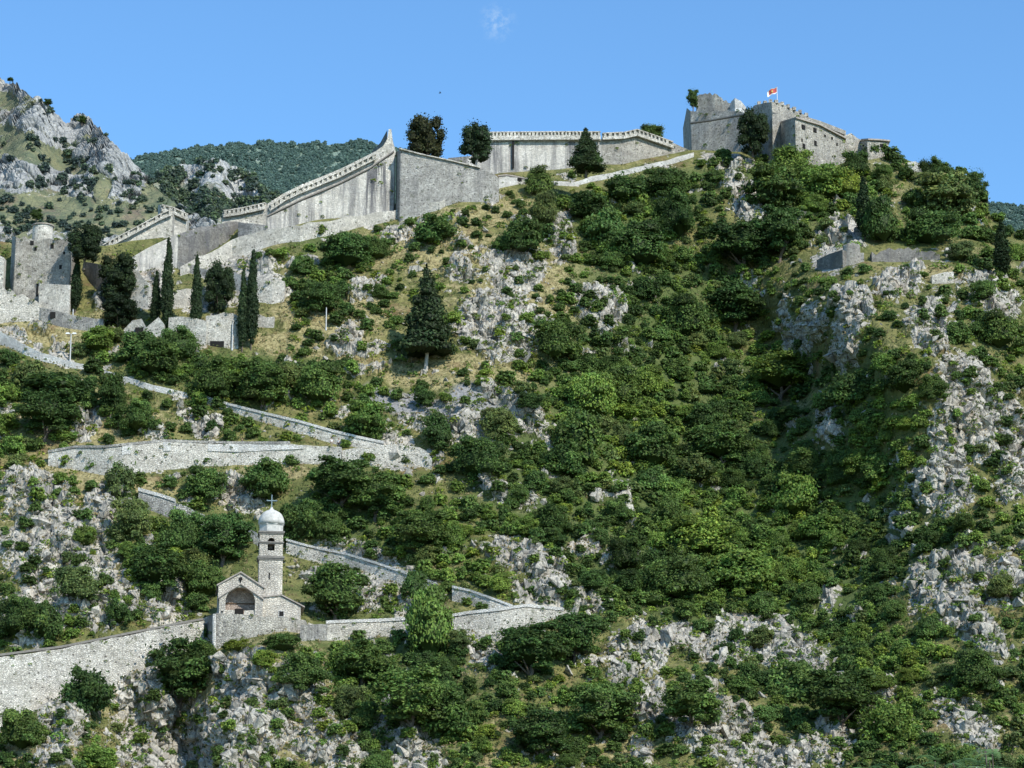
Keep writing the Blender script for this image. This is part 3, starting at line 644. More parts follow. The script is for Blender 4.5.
mb = MB(); mb.box(((pl + al) / 2, .8, zs / 2 - .5), (al - pl - .1, 1.6, zs + 2.2)); mb.build('porch_side', M['church'], ch); mb = MB(); mb.box(((pr + ar) / 2, .8, zs / 2 - .5), (pr - ar - .1, 1.6, zs + 2.2)); mb.build('porch_side', M['church'], ch)
roofslab('porch_roof', [(pl - .15, Zc(600)), (ax, Zc(586)), (pr + .1, Zc(600.5))], -.6, 1.75, .2)
mb = MB()      # vault behind the arch
a2 = [(axx + (ar - al) / 2 * 1.04 * math.cos(t), zs + (zt - zs) * 1.04 * math.sin(t)) for t in np.linspace(math.pi, 0, 21)]
for (a, b) in zip(a2[:-1], a2[1:]): mb.prism([a, b, (b[0], b[1] + .15), (a[0], a[1] + .15)], .15, 1.58)
mb.build('vault', M['pink'], po)
mb = MB(); mb.prism(a2 + [(a2[-1][0], -1), (a2[0][0], -1)], 1.40, 1.59); mb.build('porch_back_wall', M['pink'], po)
mb = MB(); mb.box((axx, 1.36, zs - .05), (ar - al, .1, .18)); mb.build('beam', M['wood'], po)
mb = MB(); mb.box((X(239.8), 1.33, Zc(613.5)), (1.35, .15, 1.7)); mb.build('door', M['void'], ch)
for xq in (229, 250): mb = MB(); mb.box((X(xq), 1.34, Zc(613)), (.7, .12, .9)); mb.build('porch_window', M['void'], ch)
mb = MB(); mb.box(((X(226) + X(235)) / 2, -.2, Zc(615.2)), (X(235) - X(226), .35, 1.3)); mb.build('porch_parapet', M['church'], ch); mb = MB(); mb.box(((X(244.5) + X(255)) / 2, -.2, Zc(615.2)), (X(255) - X(244.5), .35, 1.3)); mb.build('porch_parapet', M['church'], ch)
mb = MB(); mb.box((X(223), -.66, Zc(613)), (.25, .12, .25)); mb.build('wall_niche', M['void'], ch)
# annex
anl, anr, anx = X(263.2), X(301.5), X(280.5)
mb = MB(); mb.prism([(anl, -4.5), (anr, -4.5), (anr, Zc(605)), (anx, Zc(594.5)), (anl, Zc(596.5))], .9, 8.5); an = mb.build('annex', M['church'], ch)
roofslab('annex_roof', [(anl - .05, Zc(596.7)), (anx, Zc(594.5)), (anr + .35, Zc(606))], .9, 8.7, .2)
mb = MB(); mb.box((X(281), .88, Zc(612.5)), (.62, .2, .72)); wn = mb.build('window', M['void'], ch)
mb = MB(); 
for dx, dz, w_, h_ in ((0, .44, .95, .14), (0, -.44, .95, .14), (-.41, 0, .13, .74), (.41, 0, .13, .74)): mb.box((X(281) + dx, .86, Zc(612.5) + dz), (w_, .12, h_))
mb.build('window_frame', M['path'], wn)
mb = MB(); mb.box((X(281), .87, Zc(617.5)), (.75, .14, .8)); mb.build('plaster_patch', M['path'], ch)
# tower, slightly tapered, with cornices and an open belfry
tl, tr = X(259.2), X(283.0); tc = (tl + tr) / 2; tw_ = tr - tl; ty = 2.0 + tw_ / 2
mb = MB(); mb.box((tc, ty, (Zc(558) - 2) / 2), (tw_, tw_, Zc(558) + 2), 0, .975); tow = mb.build('tower', M['church'], ch)
def ring(name, py, w_, h_, mat='cornice', parent=tow):
    m_ = MB(); m_.box((tc, ty, Zc(py)), (w_, w_, h_)); m_.box((tc, ty, Zc(py) - h_ * .9), (w_ - .22, w_ - .22, h_ * .8)); return m_.build(name, M[mat], parent)
ring('cornice', 557.3, tw_ + .42, .30); ring('cornice', 542.2, tw_ + .22, .20); ring('cornice', 531.9, tw_ + .34, .26)
# belfry: four corner piers, arches, lintel
zb, zc, zd = Zc(556.8), Zc(550.5), Zc(532.8); bw = tw_ * .97; ow = 7.0 * cs; mb = MB()
mb.box((tc, ty, (zb + zc) / 2), (bw, bw, zc - zb))
zsp = Zc(541.2); rad = ow / 2
for sx in (-1, 1):
    for sy in (-1, 1): mb.box((tc + sx * (bw + ow) / 4, ty + sy * (bw + ow) / 4, (zc + zd) / 2), ((bw - ow) / 2, (bw - ow) / 2, zd - zc))
def arcz(t): return zsp + math.sin(t) * rad
for face in range(4):
    ts = np.linspace(math.pi, 0, 11); m2 = MB()
    for t0, t1 in zip(ts[:-1], ts[1:]):
        xa, xb = rad * math.cos(t0), rad * math.cos(t1)
        m2.prism([(xa, arcz(t0)), (xb, arcz(t1)), (xb, zd), (xa, zd)], -bw / 2 + .003, -bw / 2 + .5)
    a = face * math.pi / 2; ca, sa = math.cos(a), math.sin(a)
    mb.add([(tc + x * ca - y * sa, ty + x * sa + y * ca, z) for x, y, z in m2.v], m2.f)
bel = mb.build('belfry', M['church'], ch)
mb = MB(); mb.box((tc, ty, (zc + zd) / 2), (ow * .25, bw * .5, (zd - zc))); 
mb = MB(); mb.lathe([(.42, -.62), (.34, -.5), (.26, -.1), (.2, .12), (.05, .2)], 14, (tc, ty - .3, Zc(543.5)))
mb.box((tc, ty - .3, Zc(541.3)), (ow + .3, .14, .14)); mb.build('bell', M['cornice'], bel)
mb = MB(); mb.box((tc, ty + bw / 2 - .25, (zc + zd) / 2), (ow + .1, .12, zd - zc - .1)); mb.build('rear_shutter', M['wood'], bel)
mb = MB(); mb.box((X(270), 1.97 + .05, Zc(576)), (.16, .2, 1.0)); mb.build('slit_window', M['void'], tow)
mb = MB(); mb.lathe([(tw_ / 2 * 1.05, Zc(531)), (tw_ / 2 * 1.05, Zc(524)), (tw_ / 2 * 1.10, Zc(523.8)), (tw_ / 2 * 1.10, Zc(523))], 8, (tc, ty, 0), math.pi / 8); drm = mb.build('drum', M['dome'], ch)
prof = [(1.10, 522.9), (1.09, 519.5), (1.03, 516), (.90, 512.8), (.70, 510.3), (.45, 508.6), (.22, 507.4), (.12, 506), (.10, 504.8)]
mb = MB(); mb.lathe([(r_ * tw_ / 2, Zc(py)) for r_, py in prof], 24, (tc, ty, 0)); dm = mb.build('dome', M['dome'], ch, smooth=True)
mb = MB(); c0 = (tc, ty); mb.box((*c0, (Zc(505) + Zc(492.5)) / 2), (.13, .12, Zc(492.5) - Zc(505))); mb.box((*c0, Zc(498)), (9.4 * cs, .12, .13))
for px_, pz_ in ((-4.7, 498), (4.7, 498), (0, 492.8)): mb.lathe([(.03, -.14), (.14, 0), (.03, .14)], 8, (tc + px_ * cs, ty, Zc(pz_)))
mb.build('cross', M['iron'], dm)

for q_ in (tow, bel, drm, dm): q_.location = (-1.2 * cs, 0, 2.2 * cs)
an.location = (-1.5 * cs, 0, 0)
add_line([(215, 614), (300, 620)], 12); add_line([(225, 590), (300, 600)], 16)

# ------------------------------------------------------------------ the hillside mesh
cols = nonuni(-300, 1324, -56, 1080, 1.6, 14.0)
S = np.r_[np.arange(0, 600) * (1.6 / 715)]
rowsv = np.r_[np.linspace(0, 1, 1)]
def build_hill():
    nv = 350; nb = 20
    G = []; 
    for k in range(nv + nb):
        if k < nv: py = crest(cols) + (782 - crest(cols)) * k / (nv - 1)
        else: py = 782 + (957 - 782) * (k - nv + 1) / nb + 0 * cols
        G.append(py)
    PY = np.array(G); PX = np.broadcast_to(cols, PY.shape).copy()
    YY = Yb(PX, PY)
    x, y, z = at(PX, PY, YY)
    P = np.stack([x, y, z], -1)
    du = np.gradient(P, axis=1); dv = np.gradient(P, axis=0); Nn = np.cross(du, dv); Nn /= np.linalg.norm(Nn, axis=2, keepdims=True) + 1e-9
    Nn *= np.where(Nn[..., 1:2] > 0, -1, 1)
    flat = P.reshape(-1, 3)
    wx = fbm(flat / 9, 3, 61) * 13; wy = fbm(flat / 9 + 50, 3, 71) * 10; wx2 = fbm(flat / 2.2, 2, 73) * 5; wy2 = fbm(flat / 2.2 + 50, 2, 77) * 5
    ex, ey = PX.ravel() + wx + wx2, PY.ravel() + wy + wy2
    rock = emask(ex, ey, ROCK, .22)
    nz = fbm(flat / 6, 4, 81)
    nf = fbm(flat / 2.6, 3, 87); rock = np.maximum(rock * np.clip(1.2 + nz * 1.0 + nf * .55, 0, 1), np.clip((nz + nf * .5 - .26) * 3.4, 0, .9) * (PY.ravel() < 780))
    scree = emask(ex, ey, SCREE, .15); dry = emask(ex, ey, DRY, .4)
    rock = rock * (1 - scree)
    cm = calm(PX.ravel(), PY.ravel())
    d = rockdisp(flat, np.clip(rock, 0, 1)) * cm
    edge = np.clip((PY.ravel() - 780) / 60, 0, 1); d = d * (1 - edge)
    Pd = flat + Nn.reshape(-1, 3) * d[:, None] * np.array([.9, 1, 1]); Pd = Pd.reshape(P.shape)
    rock = rock.reshape(PX.shape); dry = dry.reshape(PX.shape); scree = scree.reshape(PX.shape)
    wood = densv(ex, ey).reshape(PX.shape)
    back = []
    for dy, k in ((6, .3), (16, .45), (40, .6), (90, .65), (170, .6)):
        b = Pd[0].copy(); b[:, 1] += dy; b[:, 2] -= dy * k; back.insert(0, b)
    Pd = np.concatenate([np.array(back), Pd]); z5 = np.zeros((5, len(cols)))
    rock = np.concatenate([z5, rock]); wood = np.concatenate([z5 + .3, wood]); dry = np.concatenate([z5, dry]); scree = np.concatenate([z5, scree])
    nr, nc = Pd.shape[:2]
    i = np.arange(nr * nc).reshape(nr, nc)
    Fq = np.stack([i[1:, :-1], i[1:, 1:], i[:-1, 1:], i[:-1, :-1]], -1).reshape(-1, 4)
    V = Pd.reshape(-1, 3)
    me = mesh_np('hillside', V, Fq, M['ground'], attrs=dict(rock=rock.ravel(), dry=dry.ravel(), scree=scree.ravel(), wood=wood.ravel()))
    o = link('hillside', me); tag(o, kind='structure')
    return V, Fq
HV, HF = build_hill()
BV = BVHTree.FromPolygons(HV.tolist(), HF.tolist())
CAMP = Vector((0, 0, CZ))
def ground(px, py):
    p = Vector(A(px, py, 400)) - CAMP; p.normalize()
    h = BV.ray_cast(CAMP, p, 3000)
    return h[0], h[1]
# flat ground at the foot, reaching the horizon
gm = MB(); gm.add([(-6000, -3000, 0), (6000, -3000, 0), (6000, 9000, 0), (-6000, 9000, 0)], [(0, 1, 2, 3)])
go = gm.build('ground', M['ground'], fix=False); tag(go, kind='structure')

def far_hill(name, cr, bot, Yn, Yf, mat, s, step=1.6, x0=None, x1=None, rockf=None, dryv=.1, amp=1.0, dfun=None):
    cr = np.array(cr, float); c = np.arange(cr[0, 0], cr[-1, 0], step); ct = np.interp(c, cr[:, 0], cr[:, 1]); nv = int((bot - ct.min()) / step)
    t = np.linspace(0, 1, nv)[:, None]; PY = ct[None] + (bot - ct[None]) * t; PX = np.broadcast_to(c, PY.shape)
    YY = Yf + (Yn - Yf) * np.clip((PY - cr[:, 1].min()) / (bot - cr[:, 1].min()), 0, 1)
    if dfun: YY = YY + dfun(PX, PY)
    x, y, z = at(PX, PY, YY); P = np.stack([x, y, z], -1); flat = P.reshape(-1, 3)
    rk = np.clip(rockf(PX, PY, flat).reshape(-1), 0, 1)
    d = rockdisp(flat, rk, s) * amp * .70; dirn = np.array([-.1, -.8, .55])
    Pd = (flat + dirn * d[:, None]).reshape(P.shape)
    back = []
    for dy in (20, 80, 300):
        b = Pd[0].copy(); b[:, 1] += dy; b[:, 2] -= dy * .5; back.insert(0, b)
    Pd = np.concatenate([np.array(back), Pd]); nr, nc = Pd.shape[:2]; i = np.arange(nr * nc).reshape(nr, nc)
    Fq = np.stack([i[1:, :-1], i[1:, 1:], i[:-1, 1:], i[:-1, :-1]], -1).reshape(-1, 4)
    rk = np.r_[np.zeros(3 * nc), rk]
    me = mesh_np(name, Pd.reshape(-1, 3), Fq, mat, attrs=dict(rock=rk, dry=np.full(len(rk), dryv), scree=np.zeros(len(rk))))
    o = link(name, me); tag(o, kind='structure'); return BVHTree.FromPolygons(Pd.reshape(-1, 3).tolist(), Fq.tolist())
def cast(bv, px, py):
    p = Vector(A(px, py, 400)) - CAMP; p.normalize(); h = bv.ray_cast(CAMP, p, 9000); return h[0]
def rA(PX, PY, P):
    nz = fbm(P / 22, 4, 91); g = emask(PX + (fbm(P / 30, 3, 95) * 10).reshape(PX.shape), PY, [(70, 216, 120, 18, 5), (20, 145, 34, 14, 30), (60, 160, 30, 9, 30), (5, 100, 12, 9, 20), (100, 190, 10, 14, 0), (155, 205, 20, 22, 0)], .25)
    rr_ = np.clip(1.0 + nz.reshape(PX.shape) * 1.6, 0, 1) * (1 - g); return np.maximum(rr_, np.clip((nz.reshape(PX.shape) - .32) * 3, 0, .8))
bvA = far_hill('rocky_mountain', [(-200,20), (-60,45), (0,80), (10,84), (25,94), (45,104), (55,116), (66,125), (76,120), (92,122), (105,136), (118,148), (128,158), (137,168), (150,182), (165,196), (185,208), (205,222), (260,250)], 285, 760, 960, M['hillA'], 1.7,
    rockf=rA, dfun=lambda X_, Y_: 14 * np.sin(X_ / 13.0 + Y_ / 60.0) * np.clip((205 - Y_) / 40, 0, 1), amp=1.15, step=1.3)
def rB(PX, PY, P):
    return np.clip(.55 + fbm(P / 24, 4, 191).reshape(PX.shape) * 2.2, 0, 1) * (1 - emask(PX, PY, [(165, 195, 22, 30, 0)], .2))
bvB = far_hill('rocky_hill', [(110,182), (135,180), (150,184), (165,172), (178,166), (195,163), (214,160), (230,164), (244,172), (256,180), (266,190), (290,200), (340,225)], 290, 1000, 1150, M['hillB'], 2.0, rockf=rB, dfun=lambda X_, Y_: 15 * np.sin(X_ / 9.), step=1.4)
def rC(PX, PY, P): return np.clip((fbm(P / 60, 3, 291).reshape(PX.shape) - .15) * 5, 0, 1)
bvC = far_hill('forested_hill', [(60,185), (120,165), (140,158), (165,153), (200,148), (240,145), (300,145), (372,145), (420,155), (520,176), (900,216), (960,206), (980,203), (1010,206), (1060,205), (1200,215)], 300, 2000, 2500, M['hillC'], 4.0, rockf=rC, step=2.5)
#@@VEG@@
# ------------------------------------------------------------------ vegetation
def rnd_dirs(n, g):
    d = g.normal(size=(n, 3)); return d / np.linalg.norm(d, axis=1, keepdims=True)
def leaf_quads(C, Nn, s, g):
    n = len(C); a = np.cross(Nn, g.normal(size=(n, 3))); a /= np.linalg.norm(a, axis=1, keepdims=True) + 1e-9; b = np.cross(Nn, a)
    s = (s * g.uniform(.6, 1.3, n))[:, None]; k = Nn * s * .25
    V = np.stack([C - a * s, C + b * s * .62 - k, C + a * s, C - b * s * .62 - k], 1).reshape(-1, 3)
    return V, np.arange(4 * n).reshape(-1, 4)
ICO = None
def ico(sub=2):
    bm = bmesh.new(); bmesh.ops.create_icosphere(bm, subdivisions=sub, radius=1); v = np.array([q.co[:] for q in bm.verts]); f = np.array([[q.index for q in p.verts] for p in bm.faces]); bm.free(); return v, f
IV, IF_ = ico(2); IV1, IF1 = ico(1)
def crown_np(kind, seed, n, leaf, core=True, deg=False):
    """returns V,F(quads),col of a crown of width 1 (height by kind), foot at z=0; core triangles are quads with a repeated corner avoided by pairing"""
    g = np.random.default_rng(seed); B = []
    if kind == 'bush':
        H = g.uniform(.62, .9); m = g.integers(22, 32)
        B.append((0, 0, H * .42, .32, .32, H * .40))
        for i in range(m):
            a = g.uniform(0, 2 * math.pi); r = g.uniform(.12, .36); z = H * g.uniform(.06, .84); q = g.uniform(.07, .155)
            r *= math.sqrt(max(.1, 1 - (z / H)**2 * .8)); B.append((r * math.cos(a), r * math.sin(a), z, q, q, q * .85))
    elif kind == 'tree':
        H = g.uniform(.95, 1.15); m = g.integers(28, 38); B.append((0, 0, H * .52, .33, .33, H * .38))
        for i in range(m):
            a = g.uniform(0, 2 * math.pi); z = H * g.uniform(.12, .88); r = g.uniform(.18, .42) * (1 - abs(z / H - .5) * .9); q = g.uniform(.07, .14); B.append((r * math.cos(a), r * math.sin(a), z, q, q, q * .8))
    elif kind == 'round':    # broad cypress or pine seen against the sky
        H = 1.2; B.append((0, 0, .60, .36, .36, .54))
        for i in range(46):
            a = g.uniform(0, 2 * math.pi); z = g.uniform(.06, 1.1); w = .38 * math.sqrt(max(.05, 1 - ((z - .6) / .66)**2)); q = g.uniform(.11, .18); B.append((w * math.cos(a), w * math.sin(a), z, q, q, q * 1.1))
    elif kind == 'cypress':
        for i in range(16):
            z = .25 + i * .30; t = (z) / 5.2; w = .44 * (math.sin(min(1, t * 3.4) * math.pi / 2)) * (1 - t**2.2) + .04
            a = g.uniform(0, 6.3); B.append((.05 * math.cos(a), .05 * math.sin(a), z, w, w, .34))
            for k in range(2):
                a = g.uniform(0, 6.3); B.append((w * .6 * math.cos(a), w * .6 * math.sin(a), z + g.uniform(-.1, .1), w * .45, w * .45, .3))
    elif kind == 'conifer':
        for i in range(9):
            t = i / 8; z = .22 + t * 1.35; w = .46 * (1 - t)**.75 + .05
            for k in range(10 if t < .7 else 4):
                a = g.uniform(0, 6.3); r = w * g.uniform(.45, .8); B.append((r * math.cos(a), r * math.sin(a), z - r * .15, w * .42 + .03, w * .42 + .03, .12))
            B.append((0, 0, z, w * .75, w * .75, .17))
    B = np.array(B); area = B[:, 3]**2 + B[:, 3] * B[:, 5]; pr = area / area.sum()
    idx = g.choice(len(B), int(n * 1.9), p=pr); d = rnd_dirs(len(idx), g); d[:, 2] = np.where(d[:, 2] < -.5, -d[:, 2], d[:, 2]); d /= np.linalg.norm(d, axis=1, keepdims=True)
    rr = (g.uniform(.80, 1.10, len(idx)) + (g.random(len(idx)) < .16) * g.uniform(0, .6, len(idx)))[:, None]; C = B[idx, :3] + B[idx, 3:] * d * rr
    ins = np.zeros(len(C), bool)
    for b in B: ins |= (((C - b[:3]) / b[3:])**2).sum(1) < .62
    k = np.where(~ins)[0][:n]; C = C[k]; d = d[k]; idx = idx[k]
    Nn = d + g.normal(size=d.shape) * .75 + np.array([0, 0, .35]); Nn /= np.linalg.norm(Nn, axis=1, keepdims=True)
    w_ = np.percentile(np.abs(C[:, :2]).max(1), 97) * 2; f_ = np.array([1 / w_, 1 / w_, {'bush': .85, 'tree': 1.1, 'round': 1.2, 'cypress': 5.15, 'conifer': 1.65}[kind] / np.percentile(C[:, 2], 99.7)])
    C = C * f_; B[:, :3] *= f_; B[:, 3:] *= f_
    V, Fq = leaf_quads(C, Nn, leaf, g)
    bt = g.uniform(.62, 1.4, len(B))[idx] * g.uniform(.65, 1.4, len(C)); yl = g.uniform(-.12, .12, len(C)) + g.uniform(-.08, .08, len(B))[idx]
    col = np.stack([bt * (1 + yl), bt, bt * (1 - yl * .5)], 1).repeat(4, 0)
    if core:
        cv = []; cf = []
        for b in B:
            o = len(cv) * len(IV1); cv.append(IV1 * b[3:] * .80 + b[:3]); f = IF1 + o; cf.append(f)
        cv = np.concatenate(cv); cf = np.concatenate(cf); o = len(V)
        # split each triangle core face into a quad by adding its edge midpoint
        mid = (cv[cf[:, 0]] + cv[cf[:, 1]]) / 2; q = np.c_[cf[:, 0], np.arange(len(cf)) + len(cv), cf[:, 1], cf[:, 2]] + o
        V = np.concatenate([V, cv, mid]); Fq = np.concatenate([Fq, q]); col = np.concatenate([col, np.full((len(cv) + len(mid), 3), .42)])  # core coloured darker than the leaves: shade inside the crown put into colour
    return V, Fq, col
def crown_mesh(name, kind, seed, n, leaf, mat):
    V, Fq, col = crown_np(kind, seed, n, leaf); return mesh_np(name, V, Fq, mat, col)
NV = 7
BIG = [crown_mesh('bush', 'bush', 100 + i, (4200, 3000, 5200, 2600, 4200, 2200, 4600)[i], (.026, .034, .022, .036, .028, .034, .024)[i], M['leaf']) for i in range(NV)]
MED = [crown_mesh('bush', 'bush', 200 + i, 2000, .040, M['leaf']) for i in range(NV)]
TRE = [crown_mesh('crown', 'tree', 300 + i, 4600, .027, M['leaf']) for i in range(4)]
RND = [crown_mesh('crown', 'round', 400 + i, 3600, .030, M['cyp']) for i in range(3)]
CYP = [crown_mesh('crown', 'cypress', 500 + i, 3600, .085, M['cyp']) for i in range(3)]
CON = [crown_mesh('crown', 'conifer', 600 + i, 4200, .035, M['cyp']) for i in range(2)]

TINT = {'dark': (.58, .64, .60), 'mid': (.92, .95, .9), 'light': (1.40, 1.36, 1.05), 'yellow': (1.85, 1.55, .95), 'grey': (1.25, 1.05, 1.25), 'brown': (1.45, 1.0, .95)}
TW = {'dark': 'dark green', 'mid': 'mid green', 'light': 'bright green', 'yellow': 'yellowish green', 'grey': 'grey green', 'brown': 'brownish'}
def jit(c):
    b = random.uniform(.84, 1.18); h = random.uniform(-.07, .07); return (c[0] * b * (1 + h), c[1] * b, c[2] * b * (1 - h))
def foot(px, py):
    g, n_ = ground(px, py)
    if g is None:
        p = A(px, py, y1(px, max(py, crest(np.array([px]))[0]))); return Vector(p)
    return g
def place_crown(me, px, py, w, h, hk, tint, name, label, cat, group, trunk=None, Y=None, sink=.06, trunkmat='bark'):
    """px,py foot position, w,h wanted size in photo pixels, hk height of the unit crown"""
    p = Vector(A(px, py, Y)) if Y else foot(px, py); q = mpp(p[1]) ; W_m, H_m = w * q, h * q
    if trunk is None:
        o = link(name, me); o.location = p - Vector((0, 0, H_m * sink)); o.scale = (W_m, W_m, H_m / hk * (1 + sink)); o.scale.x *= random.uniform(.85, 1.2); o.scale.y *= random.uniform(.8, 1.15); o.rotation_euler = (random.uniform(-.16, .16), random.uniform(-.16, .16), random.uniform(0, 6.28)); o.color = (*jit(TINT[tint]), 1); return tag(o, label, cat, group)
    e = empty(name, p, label, cat, group); tb_ = trunk * H_m
    c = link('crown', me, e); c.location = (0, 0, tb_); c.scale = (W_m, W_m, (H_m - tb_) / hk); c.rotation_euler.z = random.uniform(0, 6.28); c.color = (*jit(TINT[tint]), 1)
    mb = MB(); r0 = max(.12, W_m * .035); mb.tube([(0, 0, -.8), (0, 0, tb_ * .5), (.03 * W_m, 0, tb_ + .1 * H_m), (.02 * W_m, .02 * W_m, H_m * .55)], [r0 * 1.3, r0, r0 * .8, r0 * .3], 7)
    for k in range(3):
        a = random.uniform(0, 6.3); mb.tube([(.01, 0, tb_ + .04 * H_m), (W_m * .22 * math.cos(a), W_m * .22 * math.sin(a), tb_ + .28 * H_m)], [r0 * .5, r0 * .15], 5)
    mb.build('trunk', M[trunkmat], e); return e

CYL = [  # foot x, foot y, w, h, label
 (75,313,12,58,'narrow dark cypress rising beside the tall ruined building at left'),
 (155,330,11,62,'shorter cypress of the left pair, half hidden by its tall neighbour'),
 (166,333,13,99,'tallest slim cypress of the left pair in front of the dark wall'),
 (195,340,12,89,'lone slim cypress in the middle of the ruined terraces'),
 (242,352,12,86,'slightly shorter cypress at left of the right pair'),
 (251,350,13,104,'taller cypress at right of the right pair beside the ruins'),
 (865,240,17,66,'narrow cypress on the right flank just above the round turret'),
 (1003,279,18,60,'solitary dark cypress standing near the right picture border')]
for i, (x, y, w_, h_, lb) in enumerate(CYL):
    place_crown(CYP[i % 3], x, y, w_, h_, 5.15, 'mid', 'cypress', lb, 'cypress', 'slim cypresses', .05)
place_crown(RND[0], 84, 266, 34, 44, 1.2, 'mid', 'cypress_tree', 'bushy dark cypress crown leaning over the edge of the tall ruined building', 'tree', None, .08, Y=478)
place_crown(RND[1], 117, 303, 38, 52, 1.2, 'mid', 'cypress_tree', 'broad bushy dark cypress between the ruined building and the slim cypresses', 'tree', None, .08)
place_crown(RND[2], 118, 328, 36, 34, 1.2, 'dark', 'cypress_tree', 'squat very dark evergreen directly under the broad bushy cypress', 'tree', None, .05)
place_crown(RND[2], 218, 315, 30, 56, 1.2, 'mid', 'cypress_tree', 'broad dark cypress in the ruins between the single and the paired slim cypresses', 'tree', None, .06)
place_crown(CON[0], 426, 371, 54, 108, 1.65, 'mid', 'conifer_tree', 'large dark conifer with a pale bare trunk on the dry grass terrace', 'tree', None, .12, trunkmat='palebark')
place_crown(RND[1], 426, 162, 39, 50, 1.2, 'brown', 'evergreen_tree', 'half brown evergreen tree standing behind the plain grey rampart on the skyline', 'tree', None, .06, Y=517)
place_crown(RND[0], 476, 168, 32, 50, 1.2, 'mid', 'evergreen_tree', 'dense dark round topped evergreen with pale trunk at the end of the grey rampart', 'tree', None, .12, Y=516, trunkmat='palebark')
place_crown(CON[1], 586, 174, 36, 49, 1.65, 'mid', 'conifer_tree', 'small conical conifer in front of the crenellated skyline rampart', 'tree', None, .04, Y=514)
place_crown(RND[2], 753, 154, 32, 48, 1.2, 'mid', 'evergreen_tree', 'dark evergreen growing against the keep of the summit fort', 'tree', None, .03, Y=536)
place_crown(TRE[0], 693, 112, 14, 24, 1.05, 'dark', 'wall_tree', 'small tree sprouting from the upper left edge of the keep', 'tree', None, .1, Y=560)
place_crown(TRE[1], 975, 203, 24, 34, 1.05, 'dark', 'broadleaf_tree', 'dark round tree on the skyline at the right end of the ridge', 'tree', None, .08)
place_crown(BIG[0], 652, 142, 30, 16, .75, 'mid', 'bush', 'low green bush peeking over the rampart crest left of the fort', 'bush', None, Y=556)
place_crown(BIG[1], 592, 170, 26, 18, .75, 'dark', 'bush', 'shadowy bush at the foot of the small conical conifer', 'bush', None, Y=513)

